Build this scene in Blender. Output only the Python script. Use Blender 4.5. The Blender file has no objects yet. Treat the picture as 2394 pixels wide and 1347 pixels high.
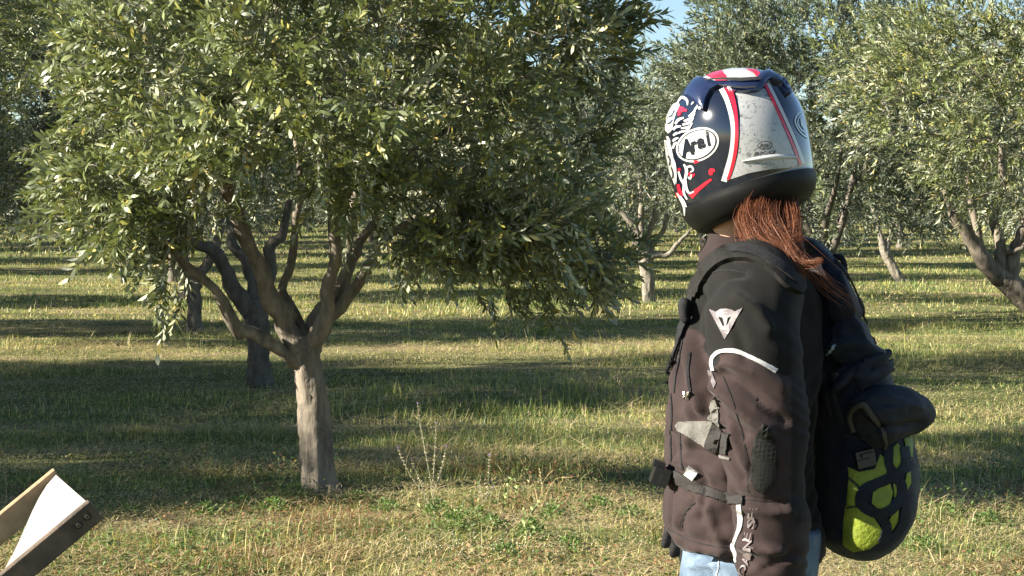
import bpy, bmesh, math, random
import numpy as np
from mathutils import Vector, Matrix, geometry
from mathutils.bvhtree import BVHTree

SC = bpy.context.scene
COL = SC.collection
R = math.radians

# ------------------------------------------------------------------ camera, sky, sun, exposure
PW, PH, FPX = 2394.0, 1347.0, 4200.0        # photograph size and focal length in its pixels
CAM_H, HORIZON = 1.45, 500.0
PITCH = math.atan((PH / 2 - HORIZON) / FPX)
cam_data = bpy.data.cameras.new('camera')
cam = bpy.data.objects.new('camera', cam_data)
COL.objects.link(cam)
cam.location = (0, 0, CAM_H)
cam.rotation_euler = (R(90) - PITCH, 0, 0)
cam_data.sensor_width = 36
cam_data.lens = FPX / PW * 36
cam_data.clip_end = 2000
cam_data.clip_start = 0.05
SC.camera = cam

SUN_DIR = Vector((-0.88, -0.215, 0.415)).normalized()      # towards the sun
world = bpy.data.worlds.new('World')
SC.world = world
world.use_nodes = True
wn = world.node_tree
sky = wn.nodes.new('ShaderNodeTexSky')
sky.sky_type = 'NISHITA'
sky.sun_disc = False
sky.sun_elevation = math.asin(SUN_DIR.z)
sky.sun_rotation = math.atan2(SUN_DIR.x, SUN_DIR.y)
sky.air_density = 1.0
sky.dust_density = 0.2
sky.ozone_density = 3.0
wn.links.new(sky.outputs[0], wn.nodes['Background'].inputs[0])
wn.nodes['Background'].inputs[1].default_value = 0.05
sun_d = bpy.data.lights.new('sun', 'SUN')
sun_d.energy = 5.0
sun_d.angle = R(0.6)
sun_d.color = (1.0, 0.92, 0.79)
sun = bpy.data.objects.new('sun', sun_d)
COL.objects.link(sun)
sun.rotation_euler = SUN_DIR.to_track_quat('Z', 'Y').to_euler()
sun.location = (-20, -8, 12)
SC.view_settings.view_transform = 'Standard'
SC.view_settings.look = 'None'
SC.view_settings.exposure = 1.9
SC.view_settings.gamma = 1.0
SC.cycles.max_bounces = 5
SC.cycles.diffuse_bounces = 2
SC.cycles.transmission_bounces = 3
SC.cycles.transparent_max_bounces = 6

CP, SP = math.cos(PITCH), math.sin(PITCH)


def ray(px, py):
    cx, cz = (px - PW / 2) / FPX, (PH / 2 - py) / FPX
    return Vector((cx, CP + cz * SP, cz * CP - SP))


def pw(px, py, y):
    """the world point that stands at distance y and shows at this place of the photograph"""
    d = ray(px, py)
    return Vector((0, 0, CAM_H)) + d * (y / d.y)


# ------------------------------------------------------------------ noise and terrain
def _hash(ix, iy, seed):
    n = (ix.astype(np.int64) * 374761393 + iy.astype(np.int64) * 668265263 + seed * 974634777) & 0x7fffffff
    n = ((n ^ (n >> 13)) * 1274126177) & 0x7fffffff
    n = n ^ (n >> 16)
    return (n & 0xffff) / 65535.0


def vnoise(x, y, seed=0):
    x = np.asarray(x, float); y = np.asarray(y, float)
    ix, iy = np.floor(x), np.floor(y)
    fx, fy = x - ix, y - iy
    fx = fx * fx * (3 - 2 * fx); fy = fy * fy * (3 - 2 * fy)
    a = _hash(ix, iy, seed); b = _hash(ix + 1, iy, seed)
    c = _hash(ix, iy + 1, seed); d = _hash(ix + 1, iy + 1, seed)
    return (a * (1 - fx) + b * fx) * (1 - fy) + (c * (1 - fx) + d * fx) * fy


def fbm(x, y, seed=0, oct=3):
    s = 0; a = 0.5; t = 0
    for k in range(oct):
        s = s + a * vnoise(x * 2 ** k, y * 2 ** k, seed + k * 17); t += a; a *= 0.5
    return s / t


def noise3(V, s, seed):
    return (vnoise(V[:, 0] * s + V[:, 2] * s * .6, V[:, 2] * s - V[:, 1] * s * .5, seed) + vnoise(V[:, 1] * s * 1.1 + 7, V[:, 2] * s * .9 + V[:, 0] * s * .5, seed + 5)) / 2 - .5


def ground_z(x, y):
    x = np.asarray(x, float); y = np.asarray(y, float)
    t = np.clip((y - 28) / 70, 0, 1)
    z = 0.75 * t * t * (3 - 2 * t)
    z = z + 0.09 * (fbm(x * 0.22, y * 0.5, 5) - 0.5) * np.clip((y - 4) / 4, 0, 1)
    z = z + 0.07 * np.exp(-((y - 14.2 - 0.5 * np.sin(x * .7)) / 0.8) ** 2) * np.clip((x + 2.5) / 2, 0, 1)
    return z


def gz(x, y):
    return float(ground_z(x, y))


def on_ground(px, py):
    """ground point seen at a place of the photograph"""
    y = 10.0
    for _ in range(30):
        p = pw(px, py, y)
        z = gz(p.x, y)
        d = ray(px, py)
        y = 0.5 * y + 0.5 * ((z - CAM_H) / d.z * d.y)
    p = pw(px, py, y)
    return Vector((p.x, p.y, gz(p.x, p.y)))


# ------------------------------------------------------------------ object helpers
def new_mesh(name, V, F, mats=(), mi=None, smooth=False, col=None):
    me = bpy.data.meshes.new(name)
    V = np.asarray(V, np.float32)
    if isinstance(F, np.ndarray) and F.ndim == 2:
        n, k = F.shape
        me.vertices.add(len(V)); me.vertices.foreach_set('co', V.ravel())
        me.loops.add(n * k); me.loops.foreach_set('vertex_index', F.astype(np.int32).ravel())
        me.polygons.add(n)
        me.polygons.foreach_set('loop_start', np.arange(0, n * k, k, dtype=np.int32))
    else:
        me.from_pydata(V.tolist(), [], [tuple(int(i) for i in f) for f in F])
    for m in mats:
        me.materials.append(m)
    if mi is not None:
        me.polygons.foreach_set('material_index', np.asarray(mi, np.int32))
    if smooth:
        me.polygons.foreach_set('use_smooth', np.ones(len(me.polygons), bool))
    me.update(calc_edges=True)
    if col is not None:
        at = me.color_attributes.new('Col', 'FLOAT_COLOR', 'POINT')
        c = np.ones((len(V), 4), np.float32); c[:, :3] = col
        at.data.foreach_set('color', c.ravel())
    return me


def tag(o, label=None, cat=None, group=None, kind=None):
    if label: o['label'] = label
    if cat: o['category'] = cat
    if group: o['group'] = group
    if kind: o['kind'] = kind
    return o


def link(name, me, parent=None):
    o = bpy.data.objects.new(name, me)
    COL.objects.link(o)
    if parent is not None:
        o.parent = parent
    return o


def empty(name, loc, label=None, cat=None, group=None):
    o = bpy.data.objects.new(name, None)
    COL.objects.link(o)
    o.location = loc
    o.empty_display_size = 0.2
    tag(o, label, cat, group)
    return o


class MB:
    """collects pieces into one mesh"""
    def __init__(s):
        s.V = []; s.F = []; s.M = []; s.n = 0

    def add(s, V, F, m=0):
        V = np.asarray(V, float)
        s.V.append(V)
        for f in F:
            s.F.append(tuple(int(i) + s.n for i in f)); s.M.append(m)
        s.n += len(V)

    def build(s, name, mats, parent=None, smooth=False, origin=(0, 0, 0)):
        V = np.concatenate(s.V) - np.asarray(origin, float)
        if not isinstance(mats, (list, tuple)): mats = [mats]
        me = new_mesh(name, V, s.F, mats, s.M, smooth)
        return link(name, me, parent)


def smooth_path(P, n):
    """Catmull-Rom resample of control rows (any number of columns)"""
    P = np.asarray(P, float)
    Q = np.vstack([2 * P[0] - P[1], P, 2 * P[-1] - P[-2]])
    out = []
    m = len(P) - 1
    for t in np.linspace(0, m, n):
        i = min(int(t), m - 1); f = t - i
        a, b, c, d = Q[i], Q[i + 1], Q[i + 2], Q[i + 3]
        out.append(0.5 * (2 * b + (c - a) * f + (2 * a - 5 * b + 4 * c - d) * f ** 2 + (3 * b - a - 3 * c + d) * f ** 3))
    return np.array(out)


def tube(P, rad, seg=8, caps=True, flat=None, wob=0.0, rng=None):
    """tube round a path; flat = (ry/rx, reference vector) gives an elliptical section"""
    P = np.asarray(P, float); n = len(P)
    rad = np.broadcast_to(np.asarray(rad, float), (n,))
    T = np.gradient(P, axis=0); T /= np.linalg.norm(T, axis=1)[:, None] + 1e-9
    ref = np.array(flat[1], float) if flat else (np.array([0, 1, 0.]) if abs(T[0][1]) < .9 else np.array([1., 0, 0]))
    A = []
    u = ref - T[0] * ref.dot(T[0]); u /= np.linalg.norm(u)
    for i in range(n):
        if flat:
            u = ref - T[i] * ref.dot(T[i])
        else:
            u = u - T[i] * u.dot(T[i])
        u = u / (np.linalg.norm(u) + 1e-9); A.append(u)
    A = np.array(A); B = np.cross(T, A)
    ang = np.linspace(0, 2 * math.pi, seg, endpoint=False)
    k = flat[0] if flat else 1.0
    V = P[:, None] + rad[:, None, None] * (np.cos(ang)[None, :, None] * A[:, None] + k * np.sin(ang)[None, :, None] * B[:, None])
    if wob and rng is not None:
        V = V + (V - P[:, None]) * (rng.random((n, seg, 1)) - .5) * wob
    V = V.reshape(-1, 3)
    F = []
    for i in range(n - 1):
        for j in range(seg):
            a = i * seg + j; b = i * seg + (j + 1) % seg
            F.append((a, b, b + seg, a + seg))
    if caps:
        F.append(tuple(range(seg - 1, -1, -1)))
        F.append(tuple((n - 1) * seg + j for j in range(seg)))
    return V, F


def box(c, s, rot=None):
    c = np.asarray(c, float); s = np.asarray(s, float) / 2
    V = np.array([[x, y, z] for x in (-1, 1) for y in (-1, 1) for z in (-1, 1)], float) * s
    if rot is not None:
        V = V @ np.asarray(rot).T
    return V + c, [(0, 1, 3, 2), (4, 6, 7, 5), (0, 4, 5, 1), (2, 3, 7, 6), (0, 2, 6, 4), (1, 5, 7, 3)]


# ------------------------------------------------------------------ materials
def nt(name):
    m = bpy.data.materials.new(name); m.use_nodes = True
    return m, m.node_tree, m.node_tree.nodes['Principled BSDF']


def simple(name, c, rough=0.6, noise=0.0, nscale=20, bump=0.0, bscale=60, coat=0, metal=0, spec=0.5, c2=None, sheen=0):
    m, t, b = nt(name)
    b.inputs['Roughness'].default_value = rough
    b.inputs['Metallic'].default_value = metal
    b.inputs['Specular IOR Level'].default_value = spec
    b.inputs['Coat Weight'].default_value = coat
    b.inputs['Coat Roughness'].default_value = 0.05
    b.inputs['Sheen Weight'].default_value = sheen
    if noise:
        tc = t.nodes.new('ShaderNodeTexCoord')
        n = t.nodes.new('ShaderNodeTexNoise'); n.inputs['Scale'].default_value = nscale; n.inputs['Detail'].default_value = 6
        t.links.new(tc.outputs['Object'], n.inputs['Vector'])
        r = t.nodes.new('ShaderNodeValToRGB')
        c2 = c2 or tuple(x * (1 + noise) for x in c)
        c1 = tuple(x * (1 - noise) for x in c)
        r.color_ramp.elements[0].position = 0.35; r.color_ramp.elements[1].position = 0.68
        r.color_ramp.elements[0].color = (*c1, 1); r.color_ramp.elements[1].color = (*c2, 1)
        t.links.new(n.outputs[0], r.inputs[0]); t.links.new(r.outputs[0], b.inputs['Base Color'])
    else:
        b.inputs['Base Color'].default_value = (*c, 1)
    if bump:
        tc = t.nodes.new('ShaderNodeTexCoord')
        n2 = t.nodes.new('ShaderNodeTexNoise'); n2.inputs['Scale'].default_value = bscale; n2.inputs['Detail'].default_value = 5
        t.links.new(tc.outputs['Object'], n2.inputs['Vector'])
        bp = t.nodes.new('ShaderNodeBump'); bp.inputs['Strength'].default_value = bump; bp.inputs['Distance'].default_value = 0.01
        t.links.new(n2.outputs[0], bp.inputs['Height']); t.links.new(bp.outputs[0], b.inputs['Normal'])
    return m


def leaf_mat(name, front, back, trans, rough=0.42, var=0.35):
    m, t, b = nt(name)
    geo = t.nodes.new('ShaderNodeNewGeometry')
    mixc = t.nodes.new('ShaderNodeMix'); mixc.data_type = 'RGBA'
    mixc.inputs['A'].default_value = (*front, 1); mixc.inputs['B'].default_value = (*back, 1)
    t.links.new(geo.outputs['Backfacing'], mixc.inputs['Factor'])
    ramp = t.nodes.new('ShaderNodeValToRGB')      # per-leaf variation: mostly green, a few yellowing
    e = ramp.color_ramp.elements
    e[0].position = 0; e[0].color = (1 - var, 1 - var, 1 - var * .8, 1)
    e[1].position = 0.9; e[1].color = (1 + var, 1 + var * .9, 1, 1)
    x = e.new(0.5); x.color = (1, 1, 1, 1)
    x = e.new(0.985); x.color = (2.0, 1.5, 0.7, 1)
    t.links.new(geo.outputs['Random Per Island'], ramp.inputs[0])
    mul = t.nodes.new('ShaderNodeMix'); mul.data_type = 'RGBA'; mul.blend_type = 'MULTIPLY'; mul.inputs['Factor'].default_value = 1
    t.links.new(mixc.outputs['Result'], mul.inputs['A']); t.links.new(ramp.outputs[0], mul.inputs['B'])
    t.links.new(mul.outputs['Result'], b.inputs['Base Color'])
    b.inputs['Roughness'].default_value = rough
    b.inputs['Specular IOR Level'].default_value = 0.4
    tr = t.nodes.new('ShaderNodeBsdfTranslucent'); tr.inputs['Color'].default_value = (*trans, 1)
    ms = t.nodes.new('ShaderNodeMixShader'); ms.inputs[0].default_value = 0.15
    t.links.new(b.outputs[0], ms.inputs[1]); t.links.new(tr.outputs[0], ms.inputs[2])
    t.links.new(ms.outputs[0], t.nodes['Material Output'].inputs['Surface'])
    return m


def attr_mat(name, rough=0.6, translucent=0.0, tcol=(1, 1, 1), bump=0, bscale=60, spec=0.4, noise=0, nscale=30, sheen=0):
    m, t, b = nt(name)
    a = t.nodes.new('ShaderNodeAttribute'); a.attribute_name = 'Col'
    src = a.outputs['Color']
    tc = t.nodes.new('ShaderNodeTexCoord')
    if noise:
        n = t.nodes.new('ShaderNodeTexNoise'); n.inputs['Scale'].default_value = nscale; n.inputs['Detail'].default_value = 6
        t.links.new(tc.outputs['Object'], n.inputs['Vector'])
        mr = t.nodes.new('ShaderNodeMapRange'); mr.inputs['From Min'].default_value = .3; mr.inputs['From Max'].default_value = .7
        mr.inputs['To Min'].default_value = 1 - noise; mr.inputs['To Max'].default_value = 1 + noise
        t.links.new(n.outputs[0], mr.inputs[0])
        mu = t.nodes.new('ShaderNodeVectorMath'); mu.operation = 'SCALE'
        t.links.new(src, mu.inputs[0]); t.links.new(mr.outputs[0], mu.inputs['Scale'])
        src = mu.outputs[0]
    t.links.new(src, b.inputs['Base Color'])
    b.inputs['Roughness'].default_value = rough
    b.inputs['Specular IOR Level'].default_value = spec
    b.inputs['Sheen Weight'].default_value = sheen
    if bump:
        n2 = t.nodes.new('ShaderNodeTexNoise'); n2.inputs['Scale'].default_value = bscale; n2.inputs['Detail'].default_value = 6
        t.links.new(tc.outputs['Object'], n2.inputs['Vector'])
        bp = t.nodes.new('ShaderNodeBump'); bp.inputs['Strength'].default_value = bump; bp.inputs['Distance'].default_value = 0.01
        t.links.new(n2.outputs[0], bp.inputs['Height']); t.links.new(bp.outputs[0], b.inputs['Normal'])
    if translucent:
        tr = t.nodes.new('ShaderNodeBsdfTranslucent')
        mu2 = t.nodes.new('ShaderNodeVectorMath'); mu2.operation = 'MULTIPLY'; mu2.inputs[1].default_value = tcol
        t.links.new(src, mu2.inputs[0]); t.links.new(mu2.outputs[0], tr.inputs['Color'])
        ms = t.nodes.new('ShaderNodeMixShader'); ms.inputs[0].default_value = translucent
        t.links.new(b.outputs[0], ms.inputs[1]); t.links.new(tr.outputs[0], ms.inputs[2])
        t.links.new(ms.outputs[0], t.nodes['Material Output'].inputs['Surface'])
    return m


M_leaf = leaf_mat('olive_leaf', (0.132, 0.158, 0.066), (0.31, 0.33, 0.23), (0.23, 0.28, 0.06), rough=.42)
M_leaf_far = leaf_mat('olive_leaf_silvery', (0.095, 0.122, 0.070), (0.23, 0.26, 0.20), (0.18, 0.22, 0.10), rough=0.5)
M_grass = attr_mat('grass_blades', rough=0.55, translucent=0.3, tcol=(1.3, 1.3, 0.7))
M_weed = attr_mat('weed_stems', rough=0.6, translucent=0.2, tcol=(1.3, 1.3, .8))


def bark_mat(name, a, b_):
    m, t, b = nt(name)
    tc = t.nodes.new('ShaderNodeTexCoord')
    mp = t.nodes.new('ShaderNodeMapping'); mp.inputs['Scale'].default_value = (1, 1, 0.35)
    t.links.new(tc.outputs['Object'], mp.inputs[0])
    n = t.nodes.new('ShaderNodeTexNoise'); n.inputs['Scale'].default_value = 16; n.inputs['Detail'].default_value = 9; n.inputs['Roughness'].default_value = .65
    t.links.new(mp.outputs[0], n.inputs['Vector'])
    r = t.nodes.new('ShaderNodeValToRGB'); e = r.color_ramp.elements
    e[0].position = .35; e[0].color = (*a, 1); e[1].position = .65; e[1].color = (*b_, 1)
    t.links.new(n.outputs[0], r.inputs[0]); t.links.new(r.outputs[0], b.inputs['Base Color'])
    b.inputs['Roughness'].default_value = .85
    bp = t.nodes.new('ShaderNodeBump'); bp.inputs['Strength'].default_value = .8; bp.inputs['Distance'].default_value = .02
    t.links.new(n.outputs[0], bp.inputs['Height']); t.links.new(bp.outputs[0], b.inputs['Normal'])
    return m


M_bark = bark_mat('olive_bark', (0.070, 0.058, 0.043), (0.22, 0.185, 0.135))
M_bark_grey = bark_mat('olive_bark_grey', (0.075, 0.065, 0.055), (0.19, 0.165, 0.13))
M_bark_sunlit = bark_mat('olive_bark_sunlit', (0.11, 0.098, 0.075), (0.27, 0.24, 0.19))  # lighter copy of the bark: sunlight on two trunks put into the colour
M_bark_shaded = bark_mat('olive_bark_shaded', (0.05, 0.044, 0.034), (0.12, 0.105, 0.08))  # darker copy of the bark: shade from neighbouring crowns put into the colour

# ------------------------------------------------------------------ sky dome is the world; ground sheet
def make_ground():
    ys = np.concatenate([np.linspace(-6, 30, 181), np.linspace(30.5, 110, 120), np.geomspace(112, 900, 24)])
    xs = np.concatenate([-np.geomspace(900, 26, 22), np.linspace(-25, 25, 201), np.geomspace(26, 900, 22)])
    X, Y = np.meshgrid(xs, ys)
    Z = ground_z(X, Y)
    V = np.stack([X, Y, Z], -1).reshape(-1, 3)
    nx = len(xs); i, j = np.meshgrid(np.arange(len(ys) - 1), np.arange(nx - 1), indexing='ij')
    a = (i * nx + j).ravel()
    F = np.stack([a, a + 1, a + nx + 1, a + nx], 1)
    m, t, b = nt('orchard_soil_and_turf')
    tc = t.nodes.new('ShaderNodeTexCoord')
    mp = t.nodes.new('ShaderNodeMapping'); mp.inputs['Scale'].default_value = (.4, 1.1, 1)
    t.links.new(tc.outputs['Object'], mp.inputs[0])
    n = t.nodes.new('ShaderNodeTexNoise'); n.inputs['Scale'].default_value = 1.0; n.inputs['Detail'].default_value = 9
    t.links.new(mp.outputs[0], n.inputs['Vector'])
    r = t.nodes.new('ShaderNodeValToRGB'); e = r.color_ramp.elements
    e[0].position = .36; e[0].color = (0.065, 0.080, 0.028, 1)
    e[1].position = .66; e[1].color = (0.24, 0.19, 0.11, 1)
    x = e.new(.5); x.color = (0.13, 0.14, 0.055, 1)
    t.links.new(n.outputs[0], r.inputs[0])
    n2 = t.nodes.new('ShaderNodeTexNoise'); n2.inputs['Scale'].default_value = 35; n2.inputs['Detail'].default_value = 6
    t.links.new(tc.outputs['Object'], n2.inputs['Vector'])
    mr = t.nodes.new('ShaderNodeMapRange'); mr.inputs['From Min'].default_value = .3; mr.inputs['From Max'].default_value = .7
    mr.inputs['To Min'].default_value = .55; mr.inputs['To Max'].default_value = 1.4
    t.links.new(n2.outputs[0], mr.inputs[0])
    mu = t.nodes.new('ShaderNodeVectorMath'); mu.operation = 'SCALE'
    t.links.new(r.outputs[0], mu.inputs[0]); t.links.new(mr.outputs[0], mu.inputs['Scale'])
    t.links.new(mu.outputs[0], b.inputs['Base Color'])
    b.inputs['Roughness'].default_value = 1; b.inputs['Specular IOR Level'].default_value = .1
    bp = t.nodes.new('ShaderNodeBump'); bp.inputs['Strength'].default_value = .9; bp.inputs['Distance'].default_value = .04
    t.links.new(n2.outputs[0], bp.inputs['Height']); t.links.new(bp.outputs[0], b.inputs['Normal'])
    o = link('ground', new_mesh('ground', V, F, [m], smooth=True))
    tag(o, kind='structure')


make_ground()


# ------------------------------------------------------------------ grass
def straw_amount(x, y):
    """0 green .. 1 straw, in drifts that lie along the mown rows"""
    a = fbm(x * 0.35, y * 1.15, 11, 4)
    b = fbm(x * 1.7, y * 3.2, 31, 3)
    s = np.clip((a * 0.6 + b * 0.4 - 0.42) * 5.0, 0, 1)
    return s


GREEN_D = np.array([0.045, 0.098, 0.028]); GREEN_L = np.array([0.20, 0.25, 0.070])
YELLOW = np.array([0.48, 0.45, 0.15]); STRAW = np.array([0.58, 0.47, 0.26]); RUST = np.array([0.22, 0.12, 0.06])


def blades(rng, n, y0, y1, h0, h1, w, segs, lying=0.0, power=1.0, straw_boost=0.0, side=0.345, only=None):
    # area-uniform in the widening strip in front of the camera
    u = rng.random(n)
    y = np.sqrt(y0 ** 2 + u ** power * (y1 ** 2 - y0 ** 2))
    x = (rng.random(n) * 2 - 1) * (side * y + 0.6)
    s = straw_amount(x, y)
    if only is not None:
        k_ = (s > .35) & (fbm(x * .5, y * 2.2, 55, 3) > only); x, y, s = x[k_], y[k_], s[k_]; n = len(x)
    z = ground_z(x, y)
    tall = fbm(x * 0.8, y * 1.6, 77, 3)
    clump = fbm(x * 5, y * 5, 91, 2)
    h = (h0 + (h1 - h0) * rng.random(n) ** 1.5) * (0.35 + 1.3 * tall) * (0.5 + clump)
    h = h * (1 - 0.5 * s) * (.35 + 1.5 * np.clip(fbm(x * .6, y * 1.1, 66, 3) * 1.6 - .35, 0, 1))
    az = rng.random(n) * 2 * math.pi
    lean = np.abs(rng.normal(0, 0.42, n))
    ly = rng.random(n) < lying * (0.3 + s)
    lean = np.where(ly, rng.uniform(1.1, 1.5, n), np.clip(lean, 0, 1.2))
    h = np.where(ly, h * 1.6 + .02, h)
    ww = w * rng.uniform(0.6, 1.4, n)
    dirx, diry = np.cos(az), np.sin(az)
    saz = az + math.pi / 2 + rng.normal(0, .5, n)
    sx, sy = np.cos(saz), np.sin(saz)
    base = np.stack([x, y, z - .004], 1)
    sv = np.stack([sx, sy, np.zeros(n)], 1) * ww[:, None]
    d = np.stack([dirx * np.sin(lean), diry * np.sin(lean), np.cos(lean)], 1)
    l2 = np.clip(lean * 1.8 + .25, 0, 1.65)
    d2 = np.stack([dirx * np.sin(l2), diry * np.sin(l2), np.cos(l2)], 1)
    lift = np.where(ly, rng.random(n) * .05, 0)[:, None] * np.array([0, 0, 1.])
    base = base + lift
    mid = base + d * (h * .55)[:, None]
    tip = mid + d2 * (h * .5)[:, None]
    # colour
    r = rng.random(n)
    g = GREEN_D + (GREEN_L - GREEN_D) * rng.random(n)[:, None]
    patch = fbm(x * .9, y * 1.3, 140, 2)
    g = g * (0.75 + .5 * patch)[:, None]
    c = g.copy()
    p_y = 0.22 + 0.25 * s; p_s = 0.03 + 0.40 * s + straw_boost
    c = np.where((r < p_s)[:, None], STRAW * rng.uniform(.45, 1.15, n)[:, None], c)
    c = np.where(((r >= p_s) & (r < p_s + p_y))[:, None], YELLOW * rng.uniform(.6, 1.1, n)[:, None], c)
    c = np.where((ly & (rng.random(n) < .7))[:, None], STRAW * rng.uniform(.5, 1.1, n)[:, None], c)
    rp = np.exp(-((x + .82) / .35) ** 2 - ((y - 8.25) / .5) ** 2) + .7 * np.exp(-((x - .1) / .25) ** 2 - ((y - 8.8) / .3) ** 2)
    rust = (y < 10) & (rng.random(n) < np.clip(.75 * rp + .3 * (fbm(x * 1.1, y * 1.4, 200, 2) > .62), 0, .8))
    c = np.where(rust[:, None], RUST * rng.uniform(.8, 1.5, n)[:, None], c)
    if segs == 2:
        V = np.stack([base - sv, base + sv, mid + sv * .8, mid - sv * .8, tip], 1)
        F = np.concatenate([np.array([[0, 1, 2], [0, 2, 3], [3, 2, 4]])])
        k = 5
    else:
        V = np.stack([base - sv, base + sv, tip], 1); F = np.array([[0, 1, 2]]); k = 3
    Fa = (F[None] + (np.arange(n) * k)[:, None, None]).reshape(-1, 3)
    C = np.repeat(c[:, None], k, 1)
    C[:, -1] *= 1.12
    return V.reshape(-1, 3), Fa, C.reshape(-1, 3)


def make_grass():
    rng = np.random.default_rng(4)
    sets = [
        (190000, 6.3, 12, .02, .070, .0019, 2, .55, 1.0, 0),
        (220000, 12, 24, .03, .072, .0036, 1, .50, 1.0, 0),
        (170000, 24, 50, .04, .09, .009, 1, .4, 1.0, 0),
        (90000, 50, 120, .05, .15, .024, 1, .3, 1.0, 0),
        (34000, 6.5, 20, .10, .20, .0018, 2, 9, 1.0, .3, .47),
        (42000, 20, 70, .16, .40, .006, 1, 9, 1.0, .3, .47),
        (1800, 11, 40, .14, .24, .0024, 2, .05, 1.0, 0),
        (3500, 7.3, 10, .10, .22, .0013, 2, .05, 1.0, 0),
    ]
    Vs, Fs, Cs = [], [], []; n = 0
    for a in sets:
        V, F, C = blades(rng, a[0], a[1], a[2], a[3], a[4], a[5], a[6], a[7], a[8], a[9], only=a[10] if len(a) > 10 else None)
        Vs.append(V); Fs.append(F + n); Cs.append(C); n += len(V)
    me = new_mesh('grass', np.concatenate(Vs), np.concatenate(Fs), [M_grass], col=np.concatenate(Cs))
    tag(link('grass', me), 'rough mown grass and straw between the olive rows', 'grass', kind='stuff')


make_grass()


def make_groundcover():
    """small broad leaves of clover and weeds in the near sunny strip"""
    rng = np.random.default_rng(9)
    n = 26000
    y = np.sqrt(6.3 ** 2 + rng.random(n) * (10.2 ** 2 - 6.3 ** 2)); x = (rng.random(n) * 2 - 1) * (.34 * y + .5)
    keep = (fbm(x * 1.5, y * 2.2, 300, 3) > .48)
    x, y = x[keep], y[keep]; n = len(x)
    bump = np.clip(fbm(x * 1.5, y * 2.2, 300, 3) - .45, 0, 1) * .5
    z = ground_z(x, y) + rng.random(n) * (.03 + bump)
    nrm = rng.normal(0, .55, (n, 3)); nrm[:, 2] = 1; nrm /= np.linalg.norm(nrm, axis=1)[:, None]
    az = rng.random(n) * 6.283
    a = np.stack([np.cos(az), np.sin(az), np.zeros(n)], 1)
    a -= nrm * (a * nrm).sum(1)[:, None]; a /= np.linalg.norm(a, axis=1)[:, None]
    b = np.cross(nrm, a)
    s = rng.uniform(.006, .015, n)[:, None]
    c = np.stack([x, y, z], 1)
    V = np.stack([c - a * s, c - b * s * .5 , c + a * s * .9, c + b * s * .5], 1)
    F = np.array([[0, 1, 2], [0, 2, 3]])
    F = (F[None] + (np.arange(n) * 4)[:, None, None]).reshape(-1, 3)
    col = np.array([.085, .14, .035]) * rng.uniform(.6, 1.5, n)[:, None]
    brown = (rng.random(n) < np.clip(.6 * (fbm(x * .8, y * 1.0, 410, 2) > .56) + np.exp(-((x + .82) / .4) ** 2 - ((y - 8.25) / .5) ** 2), 0, .85))
    col = np.where(brown[:, None], np.array([.26, .15, .075]) * rng.uniform(.6, 1.3, n)[:, None], col)
    mv, mf, mc = [], [], []; q0 = n * 4
    for cx, cy, hh, k in ((1020, 1215, .10, 300), (1062, 1238, .09, 300), (1112, 1222, .08, 250), (1150, 1238, .07, 250), (1240, 1262, .10, 350), (1290, 1220, .09, 250), (690, 1165, .09, 260), (560, 1185, .06, 200),
                          (640, 1195, .07, 220), (905, 1195, .06, 200), (1400, 1195, .08, 250), (1480, 1215, .07, 220), (2210, 1205, .07, 220), (2310, 1232, .08, 260), (300, 1205, .05, 160), (480, 1205, .07, 200), (830, 1170, .05, 160),
                          (1180, 1310, .08, 250), (1330, 1290, .07, 250), (420, 1300, .06, 200), (1270, 790, .18, 300), (2160, 1290, .07, 200)):
        p = on_ground(cx, cy); sc_ = p.y / 8.5
        for _ in range(k):
            a = rng.random() * 6.283; r_ = abs(rng.normal(0, .055)) * sc_; t = rng.random() ** .8
            c0 = np.array([p.x + math.cos(a) * r_, p.y + math.sin(a) * r_, p.z + hh * t * max(.2, 1 - r_ / .13)])
            d = np.array([math.cos(a + rng.normal(0, .6)), math.sin(a + rng.normal(0, .6)), rng.uniform(.1, 1.1)]); d /= np.linalg.norm(d)
            w_ = np.cross(d, rng.normal(0, 1, 3)); w_ /= np.linalg.norm(w_); l_ = rng.uniform(.012, .028) * (1 + .5 * (hh > .15))
            mv += [c0, c0 + d * l_ * .5 + w_ * l_ * .22, c0 + d * l_, c0 + d * l_ * .5 - w_ * l_ * .22]; mf += [(q0, q0 + 1, q0 + 2), (q0, q0 + 2, q0 + 3)]; q0 += 4
            mc.append(np.array([.12, .19, .055]) * rng.uniform(.6, 1.4))
    V = np.concatenate([V.reshape(-1, 3), np.array(mv)]); F = np.concatenate([F, np.array(mf)]); col = np.concatenate([col, np.array(mc)])
    me = new_mesh('ground_cover', V.reshape(-1, 3), F, [M_grass], col=np.repeat(col[:, None], 4, 1).reshape(-1, 3))
    tag(link('ground_cover', me), 'low broad-leaved weeds in the sunny strip nearest the viewer', 'weeds', kind='stuff')
    # tiny white clover heads
    pts = []
    for cx, cy, k, sx, sy in ((1080, 1290, 90, 150, 22), (1180, 1300, 60, 90, 20), (1000, 1010, 60, 90, 12), (1400, 1255, 25, 110, 40), (640, 1290, 20, 160, 30), (2250, 1270, 20, 90, 40)):
        for _ in range(k):
            p = on_ground(cx + rng.normal(0, sx), cy + abs(rng.normal(0, sy)))
            pts.append((p.x, p.y, p.z + rng.uniform(.03, .085)))
    mb = MB()
    oc = np.array([[1, 0, 0], [0, 1, 0], [-1, 0, 0], [0, -1, 0], [0, 0, .8], [0, 0, -.6]], float)
    of = [(0, 1, 4), (1, 2, 4), (2, 3, 4), (3, 0, 4), (1, 0, 5), (2, 1, 5), (3, 2, 5), (0, 3, 5)]
    for p in pts:
        mb.add(oc * rng.uniform(.0022, .0045) + np.array(p), of)
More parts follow.
